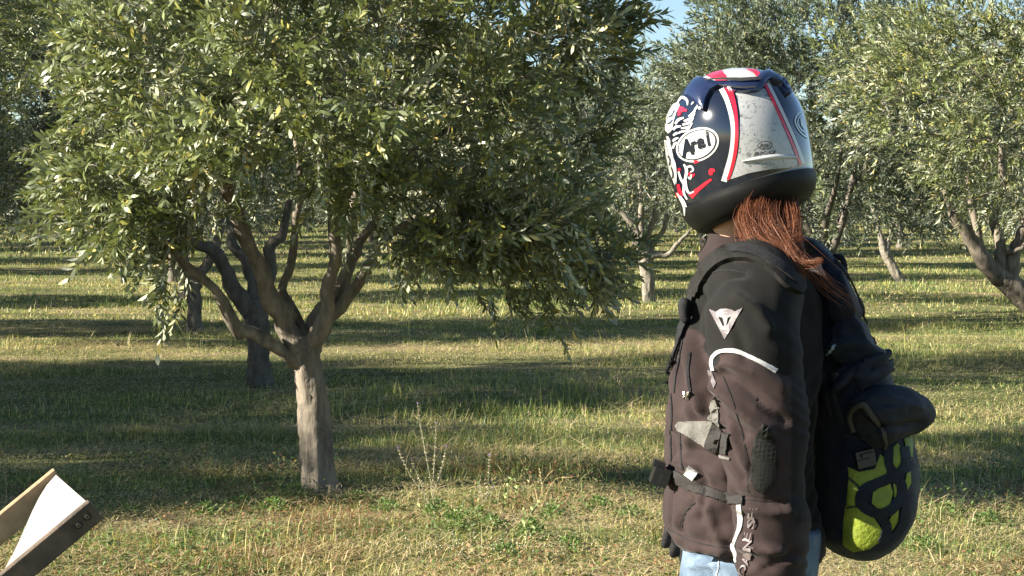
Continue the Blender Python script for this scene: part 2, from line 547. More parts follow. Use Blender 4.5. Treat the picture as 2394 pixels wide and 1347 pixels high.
    o = mb.build('clover_flowers', simple('clover_white', (.42, .42, .30), .8))
    tag(o, 'tiny white clover heads scattered low in the grass', 'flowers', kind='stuff')


make_groundcover()


# ------------------------------------------------------------------ olive trees
def twig_template(rng, nl, L, leaf, hexa):
    V = []; F = []; n = 0; M = []
    # stem
    bend = rng.normal(0, .15, 2)
    def stem(t): return np.array([bend[0] * t * t * L, bend[1] * t * t * L, t * L])
    P = np.array([stem(t) for t in np.linspace(0, 1, 3)])
    sv, sf = tube(P, [.0022, .0018, .0009], 3, caps=False)
    q = []
    for f in sf: q += [(f[0], f[1], f[2]), (f[0], f[2], f[3])]
    V.append(sv); F.append(np.array(q)); M += [1] * len(q); n += len(sv)
    az0 = rng.random() * 6.28
    for i in range(nl):
        t = .12 + .88 * (i // 2 * 2 + 1) / nl if i < nl - 1 else 1.0
        az = az0 + (i % 2) * math.pi + (i // 2) * math.pi / 2 + rng.normal(0, .3)
        tilt = rng.uniform(.5, .9) * (1.0 if t < .85 else .5)
        d = np.array([math.cos(az) * math.sin(tilt), math.sin(az) * math.sin(tilt), math.cos(tilt)])
        s = np.cross([0, 0, 1], d); s /= np.linalg.norm(s) + 1e-9
        s = s * math.cos(.0) + np.cross(d, s) * rng.normal(0, .35); s /= np.linalg.norm(s)
        up = np.cross(d, s)
        if up[2] < 0: up = -up
        l = leaf * rng.uniform(.7, 1.15) * (1 - .25 * abs(t - .5)); w = l * (rng.uniform(.125, .16) if hexa else rng.uniform(.11, .145))
        b = stem(min(t, 1)) + d * .004
        curl = rng.normal(-.04, .06) * l
        if hexa:
            vs = np.array([b, b + d * l * .33 - s * w * .85 + up * w * .3, b + d * l * .68 - s * w + up * w * .3 + up * curl, b + d * l + up * curl * 2.5,
                           b + d * l * .68 + s * w + up * w * .3 + up * curl, b + d * l * .33 + s * w * .85 + up * w * .3])
            f = np.array([[0, 1, 5], [1, 2, 4], [1, 4, 5], [2, 3, 4]])
        else:
            vs = np.array([b, b + d * l * .5 - s * w * 1.15 + up * w * .3, b + d * l + up * curl * 2, b + d * l * .5 + s * w * 1.15 + up * w * .3])
            f = np.array([[0, 1, 2], [0, 2, 3]])
        nn = np.cross(vs[1] - vs[0], vs[-1] - vs[0])
        if nn.dot(up) < 0: f = f[:, ::-1]
        V.append(vs); F.append(f + n); M += [0] * len(f); n += len(vs)
    return np.concatenate(V), np.concatenate(F), np.array(M)


def rot_to(d, roll):
    """rotation matrices taking +Z to directions d (n,3) with a roll"""
    d = d / np.linalg.norm(d, axis=1)[:, None]
    ref = np.where(np.abs(d[:, 2:3]) > .9, np.array([[1., 0, 0]]), np.array([[0, 0, 1.]]))
    a = np.cross(ref, d); a /= np.linalg.norm(a, axis=1)[:, None]
    b = np.cross(d, a)
    c, s = np.cos(roll)[:, None], np.sin(roll)[:, None]
    a2 = a * c + b * s; b2 = -a * s + b * c
    return np.stack([a2, b2, d], 2)


def foliage(name, rng, clumps, per, templates, crad, centre, mats, tscale=1.0, extra=()):
    """twigs gathered round the clump centres"""
    C = np.asarray(clumps, float); n = len(C)
    cnt = rng.poisson(per, n); idx = np.repeat(np.arange(n), cnt)
    N = len(idx)
    o = rng.normal(0, 1, (N, 3)); o /= np.linalg.norm(o, axis=1)[:, None]
    rr = rng.random(N)[:, None] ** .55
    sc = rng.uniform(.75, 1.3, n)[idx][:, None]
    pos = C[idx] + o * rr * crad * sc * np.array([1, 1, .75])
    outw = pos - centre; outw /= np.linalg.norm(outw, axis=1)[:, None] + 1e-9
    cd = rng.normal(0, .45, (n, 3)) + (C - centre) / (np.linalg.norm(C - centre, axis=1)[:, None] + 1e-9) * .9 + np.array([0, 0, .45])
    d = cd[idx] + o * .45 + rng.normal(0, .28, (N, 3))
    droop = rng.random(N) < .12
    d[droop, 2] -= 1.1
    if len(extra):
        E = np.asarray(extra, float)
        pos = np.vstack([pos, E[:, :3]]); d = np.vstack([d, E[:, 3:]]); N = len(pos)
    Rm = rot_to(d, rng.random(N) * 6.28)
    s = rng.uniform(.7, 1.25, N) * tscale
    Vs, Fs, Ms = [], [], []; base = 0
    which = rng.integers(0, len(templates), N)
    for k, (tv, tf, tm) in enumerate(templates):
        sel = np.where(which == k)[0]
        if not len(sel): continue
        V = np.einsum('nij,vj->nvi', Rm[sel], tv) * s[sel][:, None, None] + pos[sel][:, None]
        F = tf[None] + (np.arange(len(sel)) * len(tv))[:, None, None] + base
        Vs.append(V.reshape(-1, 3)); Fs.append(F.reshape(-1, 3)); Ms.append(np.tile(tm, len(sel)))
        base += len(sel) * len(tv)
    return new_mesh(name, np.concatenate(Vs), np.concatenate(Fs), mats, np.concatenate(Ms))


def branch_curve(rng, a, b, sag, n=6):
    a = np.asarray(a); b = np.asarray(b); L = np.linalg.norm(b - a)
    m1 = a + (b - a) * .35 + rng.normal(0, .07 * L, 3) + np.array([0, 0, sag * L])
    m2 = a + (b - a) * .7 + rng.normal(0, .06 * L, 3) + np.array([0, 0, sag * .6 * L])
    return smooth_path([a, m1, m2, b], n)


def connect(mb, rng, skel, srad, clumps, r_end=.004, seg=5):
    """thin branches from the limbs out to every clump; farther clumps may hang on nearer ones' branches"""
    S = list(map(np.asarray, skel)); Rr = list(srad)
    cen = np.mean(S, 0)
    order = np.argsort([np.linalg.norm(c - cen) for c in clumps])
    for i in order:
        c = np.asarray(clumps[i], float)
        A = np.array(S)
        d = np.linalg.norm(A - c, axis=1) + np.maximum(0, A[:, 2] - c[2]) * .35
        j = int(np.argmin(d))
        if d[j] < .03: continue
        P = branch_curve(rng, A[j], c, .08)
        r0 = min(Rr[j] * .6, .006 + .012 * np.linalg.norm(A[j] - c))
        rad = np.linspace(r0, r_end, len(P))
        V, F = tube(P, rad, seg, caps=False)
        mb.add(V, F)
        for q in range(1, len(P)):
            S.append(P[q]); Rr.append(rad[q])


def crown_clumps(rng, n, centre, rad, ok=lambda p: True, inner=.25, mind=.16, box=1.0):
    out = []; tries = 0
    centre = np.asarray(centre, float); rad = np.asarray(rad, float)
    while len(out) < n and tries < n * 60:
        tries += 1
        v = rng.normal(0, 1, 3); v /= np.linalg.norm(v)
        r = (inner ** 3 + (1 - inner ** 3) * rng.random()) ** (1 / 3)
        lob = .82 + .3 * vnoise(v[0] * 2.2 + 9 + centre[0], v[2] * 2.2 + v[1] * 1.7 + 5 + centre[1], 3)
        if box != 1.0:
            v = np.array([v[0], v[1], np.sign(v[2]) * abs(v[2]) ** (1 / box)]) if v[2] > 0 else v
            if v[2] < 0: q_ = math.hypot(v[0], v[1]); v = np.array([v[0] / q_ * q_ ** box, v[1] / q_ * q_ ** box, v[2]])
        p = centre + v * r * rad * lob
        if not ok(p): continue
        if any(np.linalg.norm(p - q) < mind for q in out[-200:]): continue
        out.append(p)
    return out


rngT = np.random.default_rng(21)
T_HERO = [twig_template(rngT, 20, .20, .063, True) for _ in range(6)]
T_MID = [twig_template(rngT, 18, .24, .074, False) for _ in range(5)]
T_FAR = [twig_template(rngT, 12, .34, .125, False) for _ in range(4)]


def limb_from_px(pts, y0, dy0=0.0):
    """rows (px, py, depth offset, radius in px) -> path with radius in metres"""
    out = []
    for px, py, dy, r in pts:
        p = pw(px, py, y0 + dy)
        out.append([p.x, p.y, p.z, r * (y0 + dy) / FPX])
    return np.array(out)


def hand_tree(base_px, base_py, trunk, limbs, clumps_fn, per, templ, crad, leafm, bark, label, seed, group, crown_c=None, n_auto=0, tscale=1.0, extra=(), seg=14):
    rng = np.random.default_rng(seed)
    b = on_ground(base_px, base_py); y0 = b.y
    root = empty('olive_tree', b, label, 'olive tree', group)
    B = np.array(b)
    skel, srad = [], []
    mb = MB()
    for k, t in enumerate(trunk):
        P = limb_from_px(t, y0)
        P = smooth_path(P, 26)
        P[0, 2] = min(P[0, 2], b.z - .03)
        P = smooth_path(P, 60)
        V, F = tube(P[:, :3], P[:, 3], 30)
        V = np.asarray(V); ctr = np.repeat(P[:, :3], 30, 0); dr = V - ctr; ang = np.arctan2(dr[:, 1], dr[:, 0])
        q = V * [1, 1, .3]
        rr_ = 1 + .07 * np.sin(3 * ang + V[:, 2] * 4 + seed) + .05 * np.sin(7 * ang - V[:, 2] * 7) + noise3(q, 30, seed) * .30 + noise3(V, 60, seed + 3) * .12 - .12 * (np.abs(noise3(q, 45, seed + 9)) < .03)
        V = ctr + dr * rr_[:, None]
        mb.add(V, F)
    mb.build('trunk', bark, root, smooth=True, origin=B)
    for l in limbs:
        P = smooth_path(limb_from_px(l, y0), 18)
        P[1:-1, :3] += rng.normal(0, .006, (len(P) - 2, 3))
        m2 = MB(); V, F = tube(P[:, :3], P[:, 3] * (1 + .08 * rng.normal(0, 1, len(P))), 10, wob=.12, rng=rng); m2.add(V, F)
        m2.build('limb', bark, root, smooth=True, origin=B)
        for q in range(8, len(P)):
            skel.append(P[q, :3]); srad.append(P[q, 3])
    cl = clumps_fn(rng, y0)
    mb = MB()
    connect(mb, rng, skel, srad, cl)
    tag(mb.build('branches', bark, root, smooth=True, origin=B), kind='stuff')
    cen = np.mean(cl, 0)
    me = foliage('crown', rng, np.array(cl), per, templ, crad, cen, [leafm, bark], tscale, extra)
    co = np.empty(len(me.vertices) * 3, np.float32); me.vertices.foreach_get('co', co)
    co = co.reshape(-1, 3) - B.astype(np.float32); me.vertices.foreach_set('co', co.ravel()); me.update()
    tag(link('crown', me, root), kind='stuff')
    return root, cl


# --- the tree in front
def px_of(p):
    v = Vector(p) - Vector((0, 0, CAM_H))
    yc = v.y * CP - v.z * SP; zc = v.y * SP + v.z * CP
    return PW / 2 + v.x / yc * FPX, PH / 2 - zc / yc * FPX


def hero_clumps(rng, y0):
    bx = [60, 150, 250, 420, 500, 620, 880, 940, 1040, 1150, 1290, 1400, 1460, 1520]
    by = [420, 470, 490, 480, 370, 370, 390, 480, 560, 600, 630, 540, 380, 150]
    def ok(p):
        a, b = px_of(p)
        return b < np.interp(a, bx, by) - 8 and 130 < a < 1440
    c0 = pw(790, 120, y0)
    cl = crown_clumps(rng, 250, (c0.x, c0.y, 2.45), (1.62, 1.5, 1.45), ok, .15, .15)
    def add(px, py, dy, n, sx, sy):
        for _ in range(n):
            p = pw(px + rng.normal(0, sx), py + rng.normal(0, sy), y0 + dy + rng.normal(0, .18)); cl.append(np.array(p))
    add(1230, 560, -.2, 14, 95, 40); add(1130, 470, -.3, 8, 90, 50); add(1330, 600, 0, 6, 45, 25)
    add(330, 505, -.5, 8, 55, 22); add(440, 470, -.4, 4, 40, 16); add(230, 440, -.2, 8, 60, 50)
    add(860, 425, -.6, 5, 50, 14); add(520, 330, -.9, 6, 60, 25); add(1000, 560, -.5, 3, 25, 20)
    return cl


def sprig(rng, pts, y0, dy, n, spread=.05, dirs=(0, 0, 1)):
    """a hanging or upright spray of twigs along a pixel path"""
    P = smooth_path([list(pw(a, b, y0 + dy)) for a, b in pts], n)
    T = np.gradient(P, axis=0)
    T /= np.linalg.norm(T, axis=1)[:, None]
    out = []
    for i in range(n):
        p = P[i] + rng.normal(0, spread, 3)
        out.append(np.concatenate([p, T[i] + rng.normal(0, .5, 3)]))
    return out


rs = np.random.default_rng(5)
y1 = on_ground(742, 1150).y
extra = []
extra += sprig(rs, [(430, 590), (422, 640), (424, 690)], y1, -.1, 8, .04)
extra += sprig(rs, [(400, 560), (370, 600), (385, 640)], y1, -.5, 9, .03)
extra += sprig(rs, [(340, 520), (270, 530), (225, 560)], y1, -.6, 9, .03)
extra += sprig(rs, [(930, 520), (935, 560), (925, 600)], y1, -.5, 9, .03)
extra += sprig(rs, [(1230, 600), (1290, 660), (1300, 720)], y1, -.2, 14, .04)
extra += sprig(rs, [(1150, 620), (1200, 650), (1215, 700)], y1, -.2, 9, .04)
extra += sprig(rs, [(1340, 610), (1380, 640), (1400, 660)], y1, -.1, 9, .04)
extra += sprig(rs, [(1060, 600), (1040, 590), (1030, 600)], y1, -.4, 8, .04)
extra += sprig(rs, [(1180, 540), (1260, 530), (1315, 500)], y1, -.8, 9, .02)
extra += sprig(rs, [(420, 370), (500, 330), (600, 310)], y1, -1.0, 12, .05)
extra += sprig(rs, [(130, 210), (160, 190), (200, 180)], y1, -.9, 8, .05)

G_NEAR = 'olive trees of the orchard'
hero_trunk = [
    [(748, 1178, 0, 60), (744, 1140, 0, 40), (736, 1060, 0, 33), (731, 950, 0, 32), (721, 870, 0, 33), (716, 815, 0, 34), (716, 785, 0, 26)],
    [(775, 1165, -.02, 30), (766, 1110, -.02, 20), (757, 1010, 0, 20), (748, 930, .02, 19), (738, 860, .02, 15)],
]
hero_limbs = [
    [(706, 815, 0, 30), (690, 795, 0, 28), (659, 739, -.03, 26), (629, 690, -.08, 23), (610, 636, -.12, 21), (583, 581, -.16, 19), (556, 508, -.2, 17), (540, 447, -.25, 15), (525, 380, -.3, 12), (500, 280, -.35, 9)],
    [(700, 850, -.02, 20), (641, 806, -.06, 16), (592, 785, -.1, 16), (550, 770, -.15, 17), (531, 721, -.2, 15), (489, 666, -.25, 13), (440, 630, -.3, 12), (408, 590, -.35, 10), (360, 530, -.4, 8), (300, 450, -.4, 6)],
    [(716, 790, .05, 18), (695, 745, .08, 13), (665, 697, .12, 11), (659, 672, .14, 10), (680, 623, .18, 10), (690, 532, .22, 9), (705, 440, .25, 7), (690, 330, .3, 5)],
    [(712, 820, -.02, 24), (738, 785, -.05, 22), (762, 735, -.08, 19), (766, 672, -.1, 17), (781, 623, -.12, 15), (787, 563, -.14, 14), (777, 502, -.16, 13), (792, 400, -.18, 11), (800, 280, -.2, 8)],
    [(716, 800, .06, 18), (735, 750, .1, 16), (787, 684, .16, 15), (817, 623, .2, 13), (836, 587, .22, 12), (848, 545, .25, 10), (900, 500, .28, 9), (960, 420, .3, 7), (1040, 300, .3, 5)],
    [(718, 820, .02, 20), (755, 770, .06, 17), (800, 715, .1, 15), (838, 660, .12, 14), (870, 600, .14, 12), (909, 548, .16, 11), (960, 520, .1, 9), (1060, 500, 0, 7), (1180, 520, -.1, 5)],
    [(712, 800, .1, 18), (760, 735, .25, 15), (805, 672, .4, 14), (815, 600, .5, 12), (818, 540, .55, 10), (840, 400, .6, 7)],
]
hero, hero_cl = hand_tree(742, 1150, hero_trunk, hero_limbs, hero_clumps, 15, T_HERO, .175, M_leaf, M_bark,
                          'large foreground olive tree whose brown trunk forks low into several limbs', 3, G_NEAR, extra=extra)


# --- the trees that show their own trunks behind it
def ell(px, py_c, rx, ry, rz, n, dy=0, lim=None, mind=.2, zc=None):
    def f(rng, y0):
        c = pw(px, py_c, y0 + dy)
        def ok(p):
            if lim is None: return True
            a, b = px_of(p)
            return lim(a, b)
        return crown_clumps(rng, n, (c.x, c.y, zc if zc else c.z), (rx, ry, rz), ok, .2, mind, box=.6)
    return f


second_trunk = [[(610, 912, 0, 36), (605, 890, 0, 29), (604, 840, 0, 27), (602, 780, 0, 27), (597, 730, 0, 27), (592, 700, 0, 20)]]
second_limbs = [
    [(590, 735, 0, 24), (568, 705, 0, 21), (540, 665, -.05, 20), (522, 620, -.1, 18), (505, 590, -.15, 15), (455, 570, -.2, 12), (415, 545, -.25, 10), (380, 470, -.3, 8)],
    [(598, 725, 0, 20), (590, 670, .05, 14), (575, 610, .1, 13), (545, 575, .15, 12), (540, 520, .2, 10), (520, 420, .2, 7)],
    [(608, 730, .02, 22), (622, 690, .05, 15), (634, 640, .1, 14), (630, 580, .1, 14), (660, 545, .1, 11), (680, 450, .15, 8)],
]
hand_tree(605, 905, second_trunk, second_limbs,
          ell(430, 250, 2.5, 2.0, 1.6, 200, zc=2.95, lim=lambda a, b: b < np.interp(a, [0, 120, 250, 420, 900, 1100], [560, 560, 470, 500, 470, 400])),
          17, T_MID, .34, M_leaf, M_bark_shaded, 'dark olive tree directly behind the foreground one, with thick shaded limbs', 6, G_NEAR)

third_trunk = [[(458, 782, 0, 24), (455, 765, 0, 18), (455, 720, 0, 16), (452, 675, 0, 17), (455, 650, 0, 14)]]
third_limbs = [[(455, 672, 0, 15), (470, 640, 0, 12), (500, 590, 0, 11), (520, 520, 0, 8), (540, 440, 0, 6)],
               [(452, 675, 0, 14), (440, 640, 0, 10), (420, 590, 0, 10), (390, 530, 0, 8), (350, 460, 0, 6)]]
hand_tree(455, 775, third_trunk, third_limbs,
          ell(440, 300, 2.1, 2.0, 1.6, 120, zc=3.2, lim=lambda a, b: b < 530), 15, T_MID, .38, M_leaf_far, M_bark_grey,
          'slim-trunked olive tree third in line behind the foreground one, left of the dark limbs', 7, G_NEAR, tscale=1.1)

fourth_trunk = [[(1517, 715, 0, 20), (1516, 700, 0, 15), (1515, 660, 0, 14), (1510, 620, 0, 15), (1503, 590, 0, 14)]]
fourth_limbs = [[(1505, 605, 0, 13), (1497, 570, 0, 9), (1485, 535, 0, 7), (1450, 495, 0, 6), (1415, 460, 0, 4)],
                [(1505, 600, 0, 12), (1500, 560, 0, 9), (1498, 510, 0, 8), (1500, 460, 0, 6), (1490, 400, 0, 4)],
                [(1508, 600, 0, 12), (1515, 550, .1, 8), (1530, 505, .1, 7), (1540, 450, .1, 5)],
                [(1515, 610, 0, 10), (1530, 596, 0, 8), (1560, 598, 0, 7), (1585, 570, 0, 5), (1612, 540, 0, 4)],
                [(1522, 600, 0, 8), (1526, 570, .1, 6), (1550, 540, .1, 6), (1560, 500, .1, 5)]]
hand_tree(1515, 708, fourth_trunk, fourth_limbs,
          ell(1500, 330, 2.0, 2.0, 1.45, 110, zc=2.75, lim=lambda a, b: b < 490 and b > np.interp(a, [1300, 1450, 1520, 1600, 1700], [60, 110, 175, 170, 60])),
          13, T_MID, .38, M_leaf_far, M_bark_sunlit,
          'olive tree with a pale sunlit trunk and spread thin limbs, just left of the rider', 8, G_NEAR, tscale=1.15)

right_trunk = [[(2530, 850, 0, 40), (2500, 815, 0, 34), (2440, 740, 0, 30), (2380, 680, 0, 27), (2330, 635, 0, 24)]]
right_limbs = [[(2345, 655, 0, 24), (2300, 610, -.1, 21), (2270, 560, -.15, 18), (2235, 515, -.2, 13), (2222, 480, -.2, 9), (2205, 440, -.2, 5)],
               [(2345, 650, 0, 16), (2340, 600, 0, 13), (2335, 560, 0, 12), (2320, 500, .1, 12), (2345, 440, .1, 9), (2340, 340, .1, 6)],
               [(2390, 690, 0, 20), (2365, 640, 0, 17), (2375, 580, 0, 16), (2400, 520, 0, 13), (2430, 430, 0, 9)],
               [(2290, 600, 0, 14), (2285, 540, 0, 10), (2270, 470, 0, 9), (2260, 400, 0, 6)],
               [(2345, 590, 0, 7), (2370, 588, -.1, 6), (2395, 575, -.1, 5), (2420, 540, -.1, 4)]]
hand_tree(2520, 840, right_trunk, right_limbs,
          ell(2440, 200, 1.9, 1.8, 1.9, 190, zc=2.95, lim=lambda a, b: b < np.interp(a, [2050, 2200, 2300, 2394, 2600], [480, 455, 465, 490, 500])),
          15, T_MID, .32, M_leaf, M_bark, 'olive tree at the right edge with a dark trunk leaning left', 9, G_NEAR,
          extra=sprig(rs, [(2330, 240), (2300, 180), (2250, 145)], on_ground(2520, 840).y, -1.2, 9, .04) + sprig(rs, [(2150, 330), (2110, 310), (2090, 330)], on_ground(2520, 840).y, -1.2, 10, .08))

lean_trunk = [[(2112, 665, 0, 16), (2102, 652, 0, 12), (2085, 620, 0, 11), (2070, 590, 0, 11), (2062, 565, 0, 9)]]
lean_limbs = [[(2066, 580, 0, 9), (2060, 555, 0, 7), (2050, 520, 0, 6), (2030, 450, 0, 4)],
              [(2070, 590, 0, 8), (2080, 560, 0, 7), (2090, 520, 0, 5), (2110, 450, 0, 4)]]
hand_tree(2105, 660, lean_trunk, lean_limbs,
          ell(2080, 330, 2.6, 2.2, 1.75, 120, zc=3.35, lim=lambda a, b: b < 530), 13, T_MID, .42, M_leaf_far, M_bark_sunlit,
          'olive tree whose pale leaning trunk stands in grass right of the backpack', 10, G_NEAR, tscale=1.25)


# --- generic trees, shared meshes

def generic_proto(seed, Rr, H, templ, nclump, per, crad, tscale, trunk_h=.8, leafm=None, thick=.1):
    rng = np.random.default_rng(seed)
    mb = MB()
    P = smooth_path([[rng.normal(0, .03), rng.normal(0, .03), -.05, thick * 1.4], [0, 0, .1, thick], [rng.normal(0, .04), rng.normal(0, .04), trunk_h * .6, thick * .92], [rng.normal(0, .05), 0, trunk_h, thick]], 8)
    V, F = tube(P[:, :3], P[:, 3], 10, wob=.12, rng=rng); mb.add(V, F)
    skel, sr = [], []
    nl = 5
    top = P[-1, :3]
    for k in range(nl):
        az = k * 2 * math.pi / nl + rng.normal(0, .3)
        sp = rng.uniform(.35, .75)
        Q = [np.append(top - [0, 0, .08], thick * .7)]
        for t, r_ in ((.25, .5), (.55, .3), (.9, .12)):
            q = top + np.array([math.cos(az) * sp * t * Rr, math.sin(az) * sp * t * Rr, t * (H - trunk_h) * .42]) + rng.normal(0, .08, 3)
            Q.append(np.append(q, thick * r_))
        Q = smooth_path(Q, 12)
        V, F = tube(Q[:, :3], Q[:, 3], 7, wob=.15, rng=rng); mb.add(V, F)
        for q in range(5, 12): skel.append(Q[q, :3]); sr.append(Q[q, 3])
    zc = (H + trunk_h + .35) / 2
    cl = crown_clumps(rng, nclump, (0, 0, zc), (Rr, Rr, (H - trunk_h - .1) / 2), inner=.2, mind=.25, box=.5)
    connect(mb, rng, skel, sr, cl, seg=4)
    tr = mb.build('trunk', M_bark_grey, None, smooth=True)
    cr = foliage('crown', rng, np.array(cl), per, templ, crad, np.array([0, 0, zc]), [leafm or M_leaf_far, M_bark_grey], tscale)
    tm = tr.data
    bpy.data.objects.remove(tr)
    return tm, cr


PROTO = {
    'mid': generic_proto(31, 2.25, 5.4, T_MID, 230, 17, .42, 1.25),
    'mid2': generic_proto(32, 2.1, 4.7, T_MID, 190, 16, .40, 1.25),
    'far': generic_proto(33, 2.3, 5.0, T_FAR, 170, 16, .5, 1.15, trunk_h=.6, thick=.13),
    'far2': generic_proto(34, 2.5, 5.6, T_FAR, 190, 16, .5, 1.15, trunk_h=.55, thick=.14),
}


def place_tree(kind, x, y, label, group, rz=0, s=1.0):
    tm, cr = PROTO[kind]
    e = empty('olive_tree', (x, y, gz(x, y)), label, 'olive tree', group)
    e.rotation_euler = (0, 0, rz); e.scale = (s, s, s)
    link('trunk', tm, e); tag(link('crown', cr, e), kind='stuff')
    return e


G_BACK = 'olive trees in the rows farther back'
rr = random.Random(8)
# grid of the orchard: (i column, k row)
used_cells = {(0, 0), (0, 1), (0, 2), (1, 3), (1, 1), (2, 4)}
special = {
    (1, 2): ('mid', 'tall olive tree directly behind the rider, its trunk hidden by the backpack', 1.0),
    (0, 3): ('mid2', 'olive tree with a short pale trunk at the far left, fourth in line', 1.0),
    (1, 4): ('mid2', 'olive tree behind the hanging foliage, between the foreground trunk and the rider', .95),
    (2, 3): ('mid', 'olive tree beyond the right edge, its crown filling the upper right corner', 1.05),
    (-1, 0): ('mid', 'olive tree outside the left edge that shades the grass', .87),
    (-1, 1): ('mid2', 'olive tree outside the left edge in the second row', .93),
    (-1, 2): ('mid2', 'olive tree outside the left edge in the third row', .93),
    (-1, 3): ('mid2', 'olive tree outside the left edge in the fourth row', .93),
    (0, 4): ('mid', 'thick-stemmed olive tree at the left, beyond the drooping sprigs', 1.0),
    (2, 2): ('mid', 'olive tree beyond the right edge in the third row', 1.05),
}
place_tree('mid', -10.3, 12.0, 'unseen olive tree added outside the left edge to shade the grass between the first two rows', G_NEAR, 1.0, 1.12)  # added off-grid and out of view, only to shade the ground at left
place_tree('mid', -13.6, 12.4, 'tallest unseen olive tree, added far outside the left edge to fill out the shade', G_NEAR, 2.5, 1.2)  # another unseen tree, added to close gaps in the shade at left
place_tree('mid', -6.9, 20.5, 'dark olive crown filling the left edge behind the foreground crown', G_NEAR, 2.0, 1.0)
for k in range(0, 15):
    for i in range(-5, 7):
        if (i, k) in used_cells: continue
        x = -1.03 - 1.5 * k + 8.0 * i; y = 9.4 + 6.95 * k + .5 * i
        if (i, k) == (1, 2): x += .18
        if i == -1: y -= (.3 if k == 0 else 1.6)
        if (i, k) not in special:
            x += rr.uniform(-1.0, 1.0); y += rr.uniform(-1.6, 1.6)
            if y > 44 and rr.random() < .22 and abs(x / y * FPX + PW / 2 - 1400) > 120: continue
        if i in (-2,) and k <= 2: pass
        elif abs(x) > .30 * y + 4.5 and not ((i, k) in special): continue
        if k == 0 and i > 0: continue
        rz = rr.uniform(0, 6.28)
        if (i, k) in special:
            kd, lb, s = special[(i, k)]
            place_tree(kd, x, y, lb, G_NEAR, rz, s)
        else:
            kd = rr.choice(['mid', 'mid2']) if y < 40 else rr.choice(['far', 'far2'])
            lb = 'small distant olive tree in the rows at the back of the orchard'
            if k <= 8:
                q = PW / 2 + x / y * FPX
                where = next(t for lim, t in ((0, 'just outside the left edge'), (150, 'at the left edge'), (420, 'left of the second trunk'), (760, 'behind the foreground trunk'), (1050, 'right of the foreground trunk'),
                    (1300, 'behind the hanging foliage'), (1560, 'left of the rider'), (1900, 'behind the rider'), (2150, 'just right of the rider'), (2394, 'at the right edge'), (1e9, 'just outside the right edge')) if q < lim)
                lb = 'olive tree in the %s row back, %s' % (['first', 'second', 'third', 'fourth', 'fifth', 'sixth', 'seventh', 'eighth', 'ninth'][k], where)
            place_tree(kd, x, y, lb, G_BACK, rz, rr.uniform(.72, 1.12))

def far_wood():
    rng = np.random.default_rng(77)
    n = 620
    x = rng.uniform(-52, 52, n); y = rng.uniform(112, 122, n)
    z = .6 + rng.uniform(0, 1, n) ** 1.6 * (5.0 + 1.6 * np.sin(x * .35) + 1.0 * np.sin(x * .9))
    me = foliage('far_wood', rng, np.stack([x, y, z], 1), 15, T_FAR, 1.5, np.array([0, 117, 0]), [M_leaf_far, M_bark_grey], 3.6)
    tag(link('far_wood', me), 'dense dark mass of olive trees closing the far end of the orchard', 'wood', kind='stuff')


far_wood()

# ------------------------------------------------------------------ the rider
def remesh_union(parts, voxel, smooth=6, factor=.5):
    mb = MB()
    for V, F in parts: mb.add(V, F)
    me = new_mesh('tmp', np.concatenate(mb.V), mb.F)
    bm = bmesh.new(); bm.from_mesh(me); bmesh.ops.recalc_face_normals(bm, faces=bm.faces); bm.to_mesh(me); bm.free()
    o = link('tmp', me)
    m = o.modifiers.new('r', 'REMESH'); m.mode = 'VOXEL'; m.voxel_size = voxel
    if smooth:
        s = o.modifiers.new('s', 'SMOOTH'); s.iterations = smooth; s.factor = factor
    dg = bpy.context.evaluated_depsgraph_get(); dg.update()
    ev = o.evaluated_get(dg); m2 = ev.to_mesh()
    V = np.empty(len(m2.vertices) * 3, np.float32); m2.vertices.foreach_get('co', V)
    N = np.empty(len(m2.vertices) * 3, np.float32); m2.vertices.foreach_get('normal', N)
    n = len(m2.polygons)
    F = np.empty(len(m2.loops), np.int32); m2.loops.foreach_get('vertex_index', F)
    tot = np.empty(n, np.int32); m2.polygons.foreach_get('loop_total', tot)
    ev.to_mesh_clear(); bpy.data.objects.remove(o); bpy.data.meshes.remove(me)
    assert (tot == 4).all()
    return V.reshape(-1, 3).astype(float), F.reshape(-1, 4), N.reshape(-1, 3).astype(float)


def slices(rows, seg=40, n=40, e=2.3):
    """closed loft; rows of (cx, cy, z, rx, ry)"""
    Rw = smooth_path(rows, n)
    a = np.linspace(0, 2 * math.pi, seg, endpoint=False)
    ca = np.sign(np.cos(a)) * np.abs(np.cos(a)) ** (2 / e); sa = np.sign(np.sin(a)) * np.abs(np.sin(a)) ** (2 / e)
    V = np.stack([Rw[:, 0:1] + Rw[:, 3:4] * ca, Rw[:, 1:2] + Rw[:, 4:5] * sa, np.repeat(Rw[:, 2:3], seg, 1)], -1).reshape(-1, 3)
    F = []
    for i in range(n - 1):
        for j in range(seg):
            p = i * seg + j; q = i * seg + (j + 1) % seg
            F.append((p, q, q + seg, p + seg))
    F.append(tuple(range(seg - 1, -1, -1))); F.append(tuple((n - 1) * seg + j for j in range(seg)))
    return V, F


def slice_px(rows, y):
    out = []
    for py, xl, xr, hd, *r in rows:
        yy = r[0] if r else y
        a = pw(xl, py, yy); b = pw(xr, py, yy)
        out.append([(a.x + b.x) / 2, yy, a.z, abs(b.x - a.x) / 2, hd])
    return out


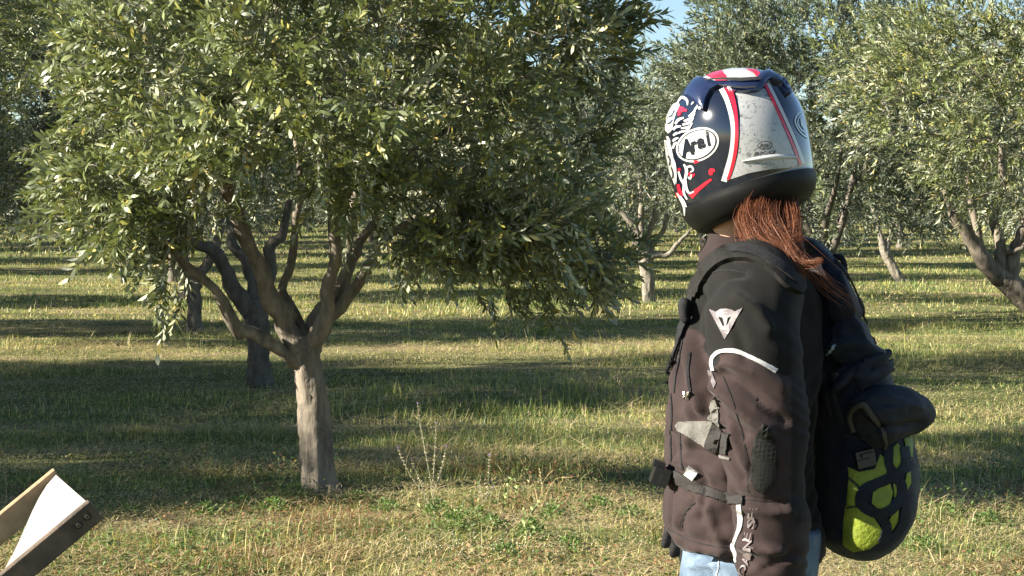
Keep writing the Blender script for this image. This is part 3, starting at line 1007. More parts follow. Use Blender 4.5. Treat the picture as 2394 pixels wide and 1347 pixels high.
def ball(c, r, seg=16, sq=(1, 1, 1)):
    V = []; F = []
    for i in range(1, 8):
        t = math.pi * i / 8
        for j in range(seg):
            p = 2 * math.pi * j / seg
            V.append((math.sin(t) * math.cos(p) * sq[0], math.sin(t) * math.sin(p) * sq[1], math.cos(t) * sq[2]))
    V = [np.array([0, 0, sq[2]])] + [np.array(v) for v in V] + [np.array([0, 0, -sq[2]])]
    for j in range(seg):
        F.append((0, 1 + j, 1 + (j + 1) % seg))
        F.append((len(V) - 1, 1 + 6 * seg + (j + 1) % seg, 1 + 6 * seg + j))
    for i in range(6):
        for j in range(seg):
            a = 1 + i * seg + j; b = 1 + i * seg + (j + 1) % seg
            F.append((a, a + seg, b + seg, b))
    return np.array(V) * r + np.asarray(c, float), F


def limb_px(rows, y=None, seg=20, n=24, flat=None):
    """rows (px, py, y, radius m)"""
    P = [list(pw(a, b, yy)) + [r] for a, b, yy, r in rows]
    P = smooth_path(P, n)
    V, F = tube(P[:, :3], P[:, 3], seg, flat=flat)
    V1, F1 = ball(P[0, :3], P[0, 3] * .98); V2, F2 = ball(P[-1, :3], P[-1, 3] * .98)
    return [(V, F), (V1, F1), (V2, F2)]


def all_px(V):
    v = V - np.array([0, 0, CAM_H])
    yc = v[:, 1] * CP - v[:, 2] * SP; zc = v[:, 1] * SP + v[:, 2] * CP
    return np.stack([PW / 2 + v[:, 0] / yc * FPX, PH / 2 - zc / yc * FPX], 1)


def seg_dist(P, line):
    line = np.asarray(line, float); best = np.full(len(P), 1e9)
    for a, b in zip(line[:-1], line[1:]):
        d = b - a; t = np.clip(((P - a) @ d) / (d @ d), 0, 1)
        best = np.minimum(best, np.linalg.norm(P - (a + t[:, None] * d), axis=1))
    return best


def folds(V, N, strokes, ymax=None):
    """fabric folds drawn as ridges (+) and creases (-) along lines on the near side"""
    P = all_px(V); disp = np.zeros(len(V)); G = 1.75
    near = N[:, 1] < .25
    if ymax is not None: near &= V[:, 1] < ymax
    for line, amp, w in strokes:
        d = seg_dist(P, smooth_path(line, max(6, 4 * len(line))))
        disp += np.where(near, G * amp * np.exp(-(d / w) ** 2), 0)
    return V + N * disp[:, None]


Y_B = 3.43          # the depth of the rider's middle
torso_rows = [(560, 1680, 1775, .055), (590, 1668, 1800, .075), (612, 1652, 1840, .12), (645, 1636, 1885, .175), (700, 1612, 1905, .205), (800, 1596, 1908, .215),
              (900, 1574, 1905, .21), (1000, 1562, 1900, .20), (1090, 1556, 1896, .195), (1130, 1556, 1893, .19), (1180, 1552, 1898, .20), (1228, 1550, 1912, .21), (1248, 1566, 1918, .21), (1284, 1640, 1920, .195)]
ARM_L = [(1752, 672, 3.235, .082), (1758, 720, 3.19, .089), (1763, 800, 3.165, .086), (1772, 900, 3.15, .081), (1782, 990, 3.14, .077), (1786, 1050, 3.135, .076),
         (1792, 1130, 3.13, .069), (1800, 1210, 3.13, .066), (1802, 1290, 3.13, .061), (1800, 1370, 3.13, .056), (1798, 1420, 3.13, .052)]
ARM_R = [(1750, 690, 3.60, .085), (1770, 800, 3.66, .078), (1775, 960, 3.70, .07), (1715, 1030, 3.69, .060), (1670, 1080, 3.65, .048), (1634, 1112, 3.61, .040)]
tr_rows = slice_px(torso_rows, Y_B)
parts = [slices(tr_rows, 44, 60, 2.35)]
parts += limb_px(ARM_R)
# collar
parts += limb_px([(1722, 625, 3.42, .082), (1722, 580, 3.42, .066), (1718, 545, 3.42, .054)], flat=(1.1, (1, 0, 0)))
# hem flare and chest flap
JV, JF, JN = remesh_union(parts, .0062, 10)
JV = JV + JN * (noise3(JV, 14, 3) * .014 + noise3(JV, 34, 8) * .006 - np.abs(noise3(JV * [1, 1, .5], 18, 21)) * .016 - np.abs(noise3(JV * [.5, .5, 1], 15, 33)) * .018 + .004)[:, None]
arm_folds = [
    ([(1672, 905), (1700, 930), (1760, 985), (1800, 1010)], .012, 11), ([(1668, 930), (1690, 975), (1740, 1015)], -.009, 9),
    ([(1690, 870), (1740, 905), (1800, 960), (1840, 985)], -.010, 10), ([(1672, 870), (1700, 852), (1760, 868), (1830, 905)], .008, 12),
    ([(1690, 1000), (1705, 1060), (1740, 1120)], -.008, 8), ([(1700, 980), (1722, 1040), (1745, 1090)], .008, 9),
    ([(1715, 1160), (1770, 1172), (1830, 1180)], -.010, 9), ([(1722, 1185), (1780, 1195), (1850, 1200)], .007, 9),
    ([(1735, 1278), (1770, 1285), (1830, 1290)], .009, 10), ([(1720, 1300), (1770, 1330), (1850, 1300)], -.010, 10), ([(1745, 1340), (1800, 1318), (1860, 1312)], .008, 8),
    ([(1650, 700), (1690, 650), (1740, 640)], -.006, 9), ([(1725, 690), (1765, 720), (1800, 770)], .008, 12), ([(1700, 740), (1730, 790), (1745, 840)], -.004, 14),
]
body_folds = [
    ([(1640, 690), (1622, 740), (1625, 800), (1640, 860), (1660, 930)], -.012, 9), ([(1615, 760), (1612, 830), (1622, 900), (1640, 960)], .010, 9),
    ([(1600, 800), (1595, 870), (1600, 940)], -.010, 7), ([(1585, 850), (1580, 930), (1582, 1010)], .008, 7),
    ([(1568, 960), (1572, 1040), (1570, 1120), (1562, 1230)], -.010, 4), ([(1640, 930), (1655, 970), (1690, 1000)], -.010, 9),
    ([(1600, 1150), (1620, 1175), (1590, 1215), (1586, 1245)], -.007, 5), ([(1640, 1170), (1690, 1185), (1600, 1200)], .006, 8),
    ([(1580, 1080), (1640, 1090), (1700, 1120)], .006, 10), ([(1600, 1050), (1660, 1060), (1700, 1072)], -.007, 9),
    ([(1570, 1240), (1610, 1258), (1660, 1270), (1710, 1275)], -.007, 6), ([(1565, 1260), (1620, 1278), (1700, 1290)], .006, 6),
    ([(1660, 1190), (1670, 1240), (1690, 1285)], .006, 9), ([(1545, 1050), (1560, 1130)], .004, 5), ([(1610, 930), (1620, 1000), (1600, 1060)], .006, 9),
    ([(1640, 1100), (1650, 1150), (1640, 1210)], -.005, 8),
]
JV = folds(JV, JN, body_folds, 3.5)


def relax(V, F, it=3, k=.5):
    E = np.concatenate([F[:, [0, 1]], F[:, [1, 2]], F[:, [2, 3]], F[:, [3, 0]]])
    for _ in range(it):
        S = np.zeros_like(V); c = np.zeros(len(V))
        np.add.at(S, E[:, 0], V[E[:, 1]]); np.add.at(c, E[:, 0], 1)
        V = V + k * (S / np.maximum(c, 1)[:, None] - V)
    return V


jz_ = all_px(JV); ph = JV[:, 2] * 60 - JV[:, 0] * 70 + noise3(JV, 8, 64) * 10
JV = JV + JN * (.0055 * np.clip((jz_[:, 1] - 800) / 100, 0, 1) * (np.abs(np.sin(ph)) ** .7 - .6))[:, None]
JV = relax(JV, JF, 2)
SLV, SLF, SLN = remesh_union(limb_px(ARM_L, n=40), .0055, 6)
SLV = SLV + SLN * (noise3(SLV, 14, 3) * .014 + noise3(SLV, 34, 8) * .005 - np.abs(noise3(SLV * [1, 1, .5], 18, 21)) * .014 - np.abs(noise3(SLV * [.5, .5, 1], 15, 33)) * .016 + .004)[:, None]
sz = SLV[:, 2]; ph = sz * 95 + SLV[:, 0] * 55 + noise3(SLV, 9, 61) * 9
sp_ = all_px(SLV)[:, 1]
loc = np.exp(-((sp_ - 985) / 75) ** 2) + .8 * np.exp(-((sp_ - 1310) / 80) ** 2) + .45 * np.exp(-((sp_ - 1170) / 40) ** 2) + .25
SLV = SLV + SLN * (.0075 * loc * (np.abs(np.sin(ph)) ** .7 - .6))[:, None]
SLV = relax(folds(SLV, SLN, [(a_, b_ * .8, c_) for a_, b_, c_ in arm_folds], 3.3), SLF, 2)
jp = all_px(JV)
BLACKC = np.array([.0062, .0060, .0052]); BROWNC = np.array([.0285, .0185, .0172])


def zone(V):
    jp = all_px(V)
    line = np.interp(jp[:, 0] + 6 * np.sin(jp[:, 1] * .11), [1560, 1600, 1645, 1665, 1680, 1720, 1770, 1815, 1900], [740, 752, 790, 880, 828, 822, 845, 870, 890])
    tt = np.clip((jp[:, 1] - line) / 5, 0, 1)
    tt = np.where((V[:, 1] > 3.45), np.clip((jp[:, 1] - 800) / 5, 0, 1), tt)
    tt = np.where((V[:, 1] < 3.45) & (jp[:, 0] > 1850) & (jp[:, 1] < 1220), .2, tt)  # shade behind the arm, put into the jacket colour as near-black
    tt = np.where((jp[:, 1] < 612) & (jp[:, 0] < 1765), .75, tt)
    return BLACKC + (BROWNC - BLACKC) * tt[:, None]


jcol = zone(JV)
M_jacket = attr_mat('jacket_fabric', rough=.78, bump=.12, bscale=420, noise=.22, nscale=24, spec=.12, sheen=.08)
rider_base = Vector((tr_rows[5][0] + .02, Y_B, gz(tr_rows[5][0], Y_B)))
rider = empty('person', rider_base, 'person in a dark motorcycle jacket and jeans, back half turned, long auburn hair', 'person')


def add_part(name, V, F, mats, parent, smooth=True, col=None, mi=None, origin=None):
    b = np.array(origin if origin is not None else rider_base, float)
    me = new_mesh(name, np.asarray(V) - b, F, mats if isinstance(mats, (list, tuple)) else [mats], mi, smooth, col)
    o = link(name, me)
    if parent is not None:
        o.parent = parent
    if parent is None:
        o.location = b
    return o


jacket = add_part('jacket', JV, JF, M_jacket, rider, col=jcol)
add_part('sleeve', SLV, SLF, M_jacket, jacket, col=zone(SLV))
JAV = np.concatenate([JV, SLV]); JAF = np.concatenate([JF, SLF + len(JV)])
JB = BVHTree.FromPolygons([tuple(v) for v in JAV], [tuple(int(i) for i in f) for f in JAF])


# --- things laid on a surface: outline given where the photograph shows it, then cast onto the real shape
def cdt(poly, step, holes=()):
    """triangulate a polygon with inner points every step"""
    poly = [tuple(p) for p in poly]
    def dens(pl):
        out = []
        for a, b in zip(pl, pl[1:] + pl[:1]):
            a = np.array(a, float); b = np.array(b, float)
            k = max(1, int(np.linalg.norm(b - a) / step))
            for q in range(k): out.append(tuple(a + (b - a) * q / k))
        return out
    P = dens(poly); E = [(i, (i + 1) % len(P)) for i in range(len(P))]
    nb = len(P)
    A = np.array(P)
    for h in holes:
        H = dens([tuple(p) for p in h]); s = len(P)
        P += H; E += [(s + i, s + (i + 1) % len(H)) for i in range(len(H))]
    x0, y0 = A.min(0); x1, y1 = A.max(0)
    for gx in np.arange(x0 + step / 2, x1, step):
        for gy in np.arange(y0 + step / 2, y1, step):
            if inside((gx, gy), A): P.append((gx, gy))
    r = geometry.delaunay_2d_cdt([Vector(p) for p in P], E, [], 0, 1e-4)
    V = [tuple(v) for v in r[0]]; F = []
    HA = [np.array(h, float) for h in holes]
    for f in r[2]:
        c = np.mean([V[i] for i in f], 0)
        if inside(c, A) and not any(inside(c, h) for h in HA): F.append(tuple(f))
    return np.array(V), F


def inside(p, A):
    x, y = p; c = False; j = len(A) - 1
    for i in range(len(A)):
        if (A[i][1] > y) != (A[j][1] > y) and x < (A[j][0] - A[i][0]) * (y - A[i][1]) / (A[j][1] - A[i][1]) + A[i][0]: c = not c
        j = i
    return c


def cast(V2, bvh, off, default_y=3.2):
    out = []; nr = []; last = None
    o = Vector((0, 0, CAM_H))
    for p in V2:
        rd = ray(p[0], p[1]).normalized()
        h = bvh.ray_cast(o, rd)
        if h[0] is None:
            h2 = bvh.find_nearest(pw(p[0], p[1], last.y if last else default_y))
            loc, n = h2[0], h2[1]
        else:
            loc, n = h[0], h[1]
        if n.dot(rd) > 0: n = -n
        last = loc
        out.append(loc + n * off); nr.append(n)
    return np.array([tuple(v) for v in out]), np.array([tuple(v) for v in nr])


def decal(mb, poly, bvh, off, step=6, m=0, holes=(), skirt=.0, tri=None, dome=0.0):
    V2, F = cdt(poly, step, holes) if tri is None else tri
    V, N = cast(V2, bvh, off)
    if dome:
        A = np.array(poly, float); A = np.vstack([A, A[:1]])
        d = seg_dist(V2, A); V = V + N * (dome * np.sqrt(np.clip(d / (d.max() + 1e-6), 0, 1)))[:, None]
    F = orient(V, F)
    mb.add(V, F, m)
    if skirt:
        cnt = {}
        for f in F:
            for a, b in zip(f, f[1:] + f[:1]): cnt[(a, b)] = 1
        E = [e for e in cnt if (e[1], e[0]) not in cnt]
        W = V - N * skirt
        VV = np.concatenate([V, W]); n = len(V)
        mb.add(VV, [(b, a, a + n, b + n) for a, b in E], m)


def orient(V, F):
    out = []
    o = np.array([0, 0, CAM_H])
    for f in F:
        a, b, c = V[f[0]], V[f[1]], V[f[2]]
        if np.cross(b - a, c - a).dot(a - o) > 0: f = tuple(reversed(f))
        out.append(tuple(f))
    return out


def strip(line, w, n=None):
    """polygon of a line with width (px); w may be a list"""
    L = smooth_path([list(p) for p in line], n or max(8, 5 * len(line)))
    w = np.interp(np.linspace(0, 1, len(L)), np.linspace(0, 1, len(np.atleast_1d(w))), np.atleast_1d(w))
    T = np.gradient(L, axis=0); T /= np.linalg.norm(T, axis=1)[:, None]
    Nn = np.stack([-T[:, 1], T[:, 0]], 1) * (w / 2)[:, None]
    return [tuple(p) for p in np.vstack([L + Nn, (L - Nn)[::-1]])]


def stroke(mb, line, w, bvh, off, m=0, skirt=0.0, step=None, round_=False, n=None, dome=0.0):
    L = smooth_path([list(p) for p in line], n or max(8, 5 * len(line)))
    ww = np.interp(np.linspace(0, 1, len(L)), np.linspace(0, 1, len(np.atleast_1d(w))), np.atleast_1d(w))
    T = np.gradient(L, axis=0); T /= np.linalg.norm(T, axis=1)[:, None] + 1e-9
    Nn = np.stack([-T[:, 1], T[:, 0]], 1)
    cols = 4; us = np.linspace(-.5, .5, cols + 1)
    P = (L[:, None] + Nn[:, None] * (ww[:, None] * us)[..., None]).reshape(-1, 2)
    V, N = cast(P, bvh, off)
    if dome: V = V + N * np.tile(dome * (1 - (2 * us) ** 2), len(L))[:, None]
    c = cols + 1; F = []
    for i in range(len(L) - 1):
        for j in range(cols):
            a = i * c + j; F.append((a, a + 1, a + c + 1, a + c))
    F = orient(V, F); mb.add(V, F, m)
    if skirt:
        cnt = {}
        for f in F:
            for a, b in zip(f, f[1:] + f[:1]): cnt[(a, b)] = 1
        E = [e for e in cnt if (e[1], e[0]) not in cnt]
        W = V - N * skirt; n_ = len(V)
        mb.add(np.concatenate([V, W]), [(b, a, a + n_, b + n_) for a, b in E], m)


def text_tris(body, shear=0.0, weight=0.0):
    cu = bpy.data.curves.new('t', 'FONT'); cu.body = body; cu.size = 1; cu.shear = shear; cu.offset = weight
    cu.fill_mode = 'FRONT'; cu.resolution_u = 3; cu.align_x = 'CENTER'; cu.align_y = 'CENTER'
    o = link('t', cu)
    dg = bpy.context.evaluated_depsgraph_get(); dg.update()
    m = o.evaluated_get(dg).to_mesh()
    V = np.array([(v.co.x, v.co.y) for v in m.vertices]); F = [tuple(p.vertices) for p in m.polygons]
    o.evaluated_get(dg).to_mesh_clear()
    bpy.data.objects.remove(o); bpy.data.curves.remove(cu)
    # split long edges once or twice so the letters follow curved ground
    return V, F


def text(mb, body, c, w, h, ang, bvh, off, m=0, shear=0.0, weight=0.0):
    V, F = text_tris(body, shear, weight)
    lo, hi = V.min(0), V.max(0)
    V = (V - (lo + hi) / 2) / (hi - lo) * np.array([w, h])
    a = R(ang); ca, sa = math.cos(a), math.sin(a)
    P = np.stack([c[0] + V[:, 0] * ca + V[:, 1] * sa, c[1] - (-V[:, 0] * -sa if 0 else 0) + V[:, 0] * sa * -1 * -1 * 0 - V[:, 1] * ca + V[:, 0] * -sa], 1)
    P[:, 0] = c[0] + V[:, 0] * ca - V[:, 1] * sa * 1
    P[:, 1] = c[1] - (V[:, 0] * sa + V[:, 1] * ca)
    decal(mb, None, bvh, off, m=m, tri=(P, F))


def oval(cx, cy, rx, ry, ang, n=40):
    a = R(ang); ca, sa = math.cos(a), math.sin(a); out = []
    for k in range(n):
        t = 2 * math.pi * k / n; x = rx * math.cos(t); y = ry * math.sin(t)
        out.append((cx + x * ca - y * sa, cy - (x * sa + y * ca)))
    return out


M_refl = simple('reflective_white', (.38, .38, .37), .45, noise=.08, nscale=90)
M_logo = simple('logo_grey', (.115, .10, .104), .5, noise=.15, nscale=140)
M_panel_grey = simple('light_grey_fabric', spec=.15, c=(.125, .12, .107), rough=.8, noise=.12, nscale=80, bump=.3, bscale=300)
M_dim_grey = simple('dim_grey_fabric', spec=.15, c=(.030, .0275, .026), rough=.8, noise=.15, nscale=80, bump=.3, bscale=300)
M_pad = simple('dark_grey_pad', spec=.15, c=(.0085, .0088, .0076), rough=.7, noise=.15, nscale=160, bump=.15, bscale=500)
M_blackweb = simple('black_webbing', spec=.15, c=(.018, .018, .019), rough=.7, noise=.25, nscale=200, bump=.4, bscale=600)
M_blackplastic = simple('black_plastic', (.006, .006, .0065), .4, coat=.1)
M_metal = simple('bright_metal', (.7, .68, .62), .25, metal=1)
M_letter = simple('sleeve_letters', (.12, .10, .095), .5)


def jpart(name, fn, mats, label=None, parent=None):
    mb = MB(); fn(mb)
    o = mb.build(name, mats, parent or jacket, smooth=False, origin=np.array(rider_base))
    if label: o['label'] = label
    return o


Z = lambda L: [(1500 + x / 3.014, 900 + y / 3.014) for x, y in L]           # from the enlarged lower detail
Z2 = lambda L: [(1500 + x / 2.694, 500 + y / 2.694) for x, y in L]          # from the enlarged upper detail
jpart('shoulder_emblem', lambda mb: (
    decal(mb, Z2([(428, 600), (470, 618), (500, 600), (535, 595), (565, 602), (590, 615), (638, 590), (526, 790)]), JB, .0016, 7, 0, skirt=.0012,
          holes=[Z2([(486, 648), (512, 655), (524, 705), (515, 712)]), Z2([(545, 655), (568, 645), (548, 690), (533, 710)])])), M_logo)
jpart('piping', lambda mb: stroke(mb, Z2([(452, 985), (445, 940), (455, 900), (490, 870), (540, 860), (600, 868), (690, 905), (780, 950), (848, 990)]), [7, 8, 9, 10, 10, 11], JB, .003, skirt=.003), M_refl)
jpart('underarm_panel', lambda mb: (decal(mb, Z2([(420, 985), (445, 990), (470, 1070), (455, 1105), (440, 1060)]), JB, .002, 8, skirt=.002)), M_logo)
jpart('grey_panel', lambda mb: (
    decal(mb, Z([(240, 290), (262, 262), (330, 256), (430, 255), (497, 268), (490, 340), (450, 432), (380, 395), (260, 325)]), JB, .0045, 7, skirt=.0045),
    decal(mb, Z([(465, 245), (500, 130), (525, 80), (545, 150), (552, 240), (560, 305), (520, 280)]), JB, .0042, 8, skirt=.004),
    stroke(mb, Z([(510, 480), (560, 505), (622, 528)]), 5, JB, .003, skirt=.003)), M_panel_grey)
jpart('side_adjuster', lambda mb: (
    decal(mb, Z([(500, 280), (565, 310), (575, 340), (550, 470), (520, 478), (455, 432), (480, 350)]), JB, .006, 8, skirt=.006),
    decal(mb, Z([(575, 345), (620, 350), (600, 500), (565, 490)]), JB, .005, 8, skirt=.003)), M_dim_grey)
jpart('elbow_pad', lambda mb: decal(mb, Z([(850, 280), (800, 370), (775, 500), (765, 650), (800, 735), (850, 765), (930, 700), (960, 560), (940, 400), (890, 300)]), JB, .0045, 9, skirt=.006, dome=.002), M_pad)
jpart('waist_tab', lambda mb: decal(mb, Z([(330, 568), (400, 620), (372, 668), (314, 632)]), JB, .006, 8, skirt=.006), M_refl)
jpart('reflective_strip', lambda mb: stroke(mb, Z([(692, 805), (688, 870), (700, 940), (694, 1000), (672, 1070), (642, 1140), (655, 1190), (668, 1252)]), [5, 11, 11, 10, 6, 12, 9, 4], JB, .0025, skirt=.0025), M_refl)
jpart('emblem_lettering', lambda mb: [text(mb, ch, c, 24, 17, a, JB, .0034, weight=.015) for ch, c, a in (
    ('E', (1500 + 782 / 3.014, 900 + 910 / 3.014), 80), ('S', (1500 + 778 / 3.014, 900 + 975 / 3.014), 76), ('E', (1500 + 748 / 3.014, 900 + 1070 / 3.014), 78),
    ('N', (1500 + 750 / 3.014, 900 + 1130 / 3.014), 80), ('I', (1500 + 758 / 3.014, 900 + 1180 / 3.014), 72), ('A', (1500 + 740 / 3.014, 900 + 1240 / 3.014), 70), ('D', (1500 + 715 / 3.014, 900 + 1310 / 3.014), 74))], M_letter)
jpart('waist_strap', lambda mb: (stroke(mb, Z([(185, 590), (240, 640), (310, 680), (420, 730), (520, 770), (620, 800), (720, 815)]), [14, 24, 26, 24, 25, 26], JB, .006, skirt=.006),), M_dim_grey)
for l_, w_ in ((Z([(205, 60), (212, 200), (205, 400), (208, 540)]), 3.2), (Z2([(262, 770), (240, 900), (215, 1010), (205, 1130)]), 3), (Z([(375, 830), (310, 900), (270, 995)]), 3), (Z2([(300, 870), (290, 1000), (305, 1130)]), 6)):
    jpart('zip', lambda mb: stroke(mb, l_, w_, JB, .002), M_blackweb)
for l_ in ([(1640, 655), (1660, 640), (1700, 632), (1750, 640)], [(1700, 1160), (1745, 1168), (1800, 1172), (1860, 1168)], [(1562, 1236), (1610, 1262), (1660, 1276), (1712, 1282)], [(1590, 1000), (1592, 1060), (1596, 1100)], [(1690, 880), (1720, 960), (1742, 1050), (1750, 1150)]):
    jpart('seam', lambda mb: stroke(mb, l_, 2.4, JB, .0012), M_blackweb)
jpart('collar_edge', lambda mb: (stroke(mb, Z2([(470, 270), (500, 245), (560, 215), (640, 172)]), 7, JB, .004, skirt=.004),), M_blackweb)
jpart('strap_buckle', lambda mb: [stroke(mb, Z2(l), 3.2, JB, .007, skirt=.004) for l in ([(275, 1125), (280, 1170)], [(302, 1120), (298, 1168)], [(278, 1147), (300, 1145)])], M_metal)


# --- hands in gloves
def hand_parts(wrist, fwd, palm_n, thumb_side, curl=.35, s=1.0):
    wrist = np.asarray(wrist, float); f = np.asarray(fwd, float); f /= np.linalg.norm(f)
    n = np.asarray(palm_n, float); n -= f * n.dot(f); n /= np.linalg.norm(n)
    t = np.cross(n, f) * thumb_side
    out = []
    P = np.array([wrist - f * .02, wrist + f * .02 * s, wrist + f * .055 * s, wrist + f * .088 * s])
    V, F = tube(smooth_path(np.c_[P, [.030 * s, .036 * s, .042 * s, .039 * s]], 8)[:, :3], smooth_path(np.c_[P, [.030 * s, .036 * s, .042 * s, .039 * s]], 8)[:, 3], 16, flat=(.45, t))
    out.append((V, F))
    for k, (o, L) in enumerate(((.030, .072), (.0105, .082), (-.0095, .076), (-.028, .060))):
        p = wrist + f * .080 * s + t * o * s; d = f + t * o * 1.5; d /= np.linalg.norm(d)
        pts = [p]; a = 0
        for q, seg_ in enumerate((.45, .32, .23)):
            a += curl * (1 + .35 * q) * (1 + .15 * k)
            pts.append(pts[-1] + (d * math.cos(a) + n * math.sin(a)) * L * seg_ * s)
        rad = np.array([.0112, .0105, .0098, .0085]) * s
        V, F = tube(pts, rad, 10); out.append((V, F)); out.append(ball(pts[-1], rad[-1]))
        out.append(ball(pts[1], rad[1] * 1.02)); out.append(ball(pts[2], rad[2] * 1.02))
    p = wrist + f * .025 * s + t * .028 * s
    pts = [p, p + (f * .55 + t * .75 + n * .25) * .036 * s, p + (f * .9 + t * .85 + n * .5) * .056 * s, p + (f * 1.25 + t * .85 + n * .75) * .072 * s]
    V, F = tube(pts, np.array([.015, .0135, .0118, .0098]) * s, 10); out.append((V, F)); out.append(ball(pts[-1], .0097 * s))
    return out


wr = pw(1620, 1132, 3.60)
HV, HF, HN = remesh_union(hand_parts(wr, (-.20, -.02, -1), (.1, 1, 0), -1, .12), .0034, 3)
M_glove = simple('glove_leather', spec=.15, c=(.022, .021, .022), rough=.55, noise=.3, nscale=90, bump=.3, bscale=200)
add_part('glove', HV, HF, M_glove, rider)
wl = pw(1797, 1405, 3.13)
HV, HF, HN = remesh_union(hand_parts(wl, (-.05, .02, -1), (.25, 1, 0), 1, .3), .0034, 3)
add_part('glove', HV, HF, M_glove, rider)

# --- the body itself: head, neck and trunk under the clothes, one skin
bp = [slices(slice_px([(640, 1680, 1860, .12), (750, 1660, 1850, .15), (950, 1650, 1840, .13), (1150, 1640, 1850, .14), (1260, 1640, 1850, .14)], Y_B), 28, 24)]
bp += limb_px([(1745, 640, 3.42, .06), (1728, 590, 3.42, .053), (1722, 540, 3.41, .050), (1735, 470, 3.40, .052)])
HC = pw(1735, 345, 3.40)
bp += [ball(np.array(HC) + [0, 0, .02], .088, 24, (1, 1.12, 1.22))]
F_dir = Vector((-.30, .95, -.03)).normalized()
bp += [ball(np.array(HC + F_dir * .062 + Vector((0, 0, -.055))), .052, 16, (1, 1, 1))]
bp += [ball(np.array(HC + F_dir * .105 + Vector((0, 0, -.01))), .014, 12, (1, 1.2, 1.6))]
bp += limb_px([(1752, 690, 3.25, .05), (1772, 900, 3.15, .045), (1786, 1050, 3.135, .04), (1800, 1400, 3.13, .03)], n=16)
bp += limb_px([(1750, 690, 3.60, .05), (1775, 960, 3.70, .042), (1600, 1190, 3.67, .029)], n=16)
BV, BF, BN = remesh_union(bp, .0085, 4)
M_skin = simple('skin', (.52, .30, .20), .5, noise=.1, nscale=30)
add_part('body', BV, BF, M_skin, rider)

# --- jeans and boots
g0 = float(rider_base.z)
def leg(px, y, xoff, kx):
    hip = pw(px, 1230, y); x = hip.x
    return smooth_path([[x, y, hip.z, .100], [x - .005, y, .76, .096], [x - .01 + kx, y, .50 + g0, .068], [x + .0 + kx * .5, y, .30 + g0, .060], [x + xoff, y, .10 + g0, .056]], 22)
jl = []
for L_ in (leg(1795, 3.32, .01, -.015), leg(1712, 3.55, -.03, -.03)):
    jl.append(tube(L_[:, :3], L_[:, 3], 22))
jl.append(slices(slice_px([(1100, 1640, 1870, .12), (1200, 1610, 1890, .17), (1262, 1612, 1895, .19)], Y_B), 32, 12))
LV, LF, LN = remesh_union(jl, .0075, 6)
LV = LV + LN * (noise3(LV, 16, 50) * .012 + noise3(LV, 40, 51) * .004)[:, None]
LV = folds(LV, LN, [([(1612, 1325), (1640, 1318), (1680, 1322)], .006, 7), ([(1625, 1300), (1650, 1305), (1700, 1300)], -.006, 7)])
M_jeans = simple('washed_denim', (.08, .13, .19), .85, noise=.22, nscale=28, bump=.4, bscale=500, c2=(.15, .205, .28))
jeans = add_part('jeans', LV, LF, M_jeans, rider)
LB = BVHTree.FromPolygons([tuple(v) for v in LV], [tuple(int(i) for i in f) for f in LF])
mb = MB(); stroke(mb, [(1683, 1292), (1680, 1320), (1676, 1347)], 2.2, LB, .0015); mb.build('seam', simple('seam_thread', (.38, .42, .46), .8), jeans, origin=np.array(rider_base))
for px, y, xo in ((1795, 3.32, .01), (1712, 3.55, -.03)):
    x = pw(px, 1230, y).x + xo
    bt = [tube([[x, y, g0 + .20], [x, y, g0 + .08]], [.058, .052], 18), slices([[x - .05, y, g0 + .0, .15, .05], [x - .05, y, g0 + .03, .152, .052], [x - .03, y, g0 + .07, .115, .045], [x - .01, y, g0 + .1, .07, .04]], 24, 10)]
    V, F, N = remesh_union(bt, .008, 4)
    add_part('boot', V, F, M_glove, rider)

# ------------------------------------------------------------------ helmet
HCEN = pw(1724, 338, 3.395)
U_dir = Vector((-.215, -.02, .976)).normalized()
Fd = (F_dir - U_dir * F_dir.dot(U_dir)).normalized()
Rt = Fd.cross(U_dir).normalized()
HM = np.array([list(Rt), list(Fd), list(U_dir)]).T      # local (right, forward, up) -> world


def hp(x, y, z):
    return np.array(HCEN) + HM @ np.array([x, y, z])


def shell_pt(phi, t):
    """phi 0 = forward, pi = back; t from 0 at the crown to 1 at the painted edge, to 2 inside the opening"""
    back = .5 - .5 * math.cos(phi)           # 0 front 1 back
    zp = -.125 + .060 * back ** .8           # where paint ends
    zb = zp - .054 + .016 * (1 - back)
    a, bf, c = .1285, .155 + .02 * (1 - back), .142
    def rad(z):
        k = max(0.0, 1 - abs(z / (c if z > 0 else .225)) ** 2.35)
        return k ** (1 / 2.25)
    if t <= 1:
        th = t * math.pi / 2 * 1.0
        # even spacing by angle above, by height below
        tt = t / .62
        if tt < 1: z = c * math.cos(tt * math.pi / 2)
        else: z = zp * (t - .62) / .38
        r = rad(z)
    elif t <= 1.35:
        f = (t - 1) / .35; z = zp + (zb - zp) * f; r = rad(z) * (1.0 - .07 * f * f) + .035 * math.sin(f * math.pi) ** .7
    else:
        f = (t - 1.35) / .65; z = zb - .006 * math.sin(min(1, f * 2) * math.pi) + max(0, f - .35) * .11; r = rad(zb) * (.93 - .42 * math.sin(min(1, f * 1.1) * math.pi / 2))
    x = a * r * math.sin(phi); y = bf * r * math.cos(phi)
    if t > 0.62 and t <= 1.6 and back < .5:
        y += (.5 - back) * .03 * min(1, (t - .62) / .3)
    return x, y, z


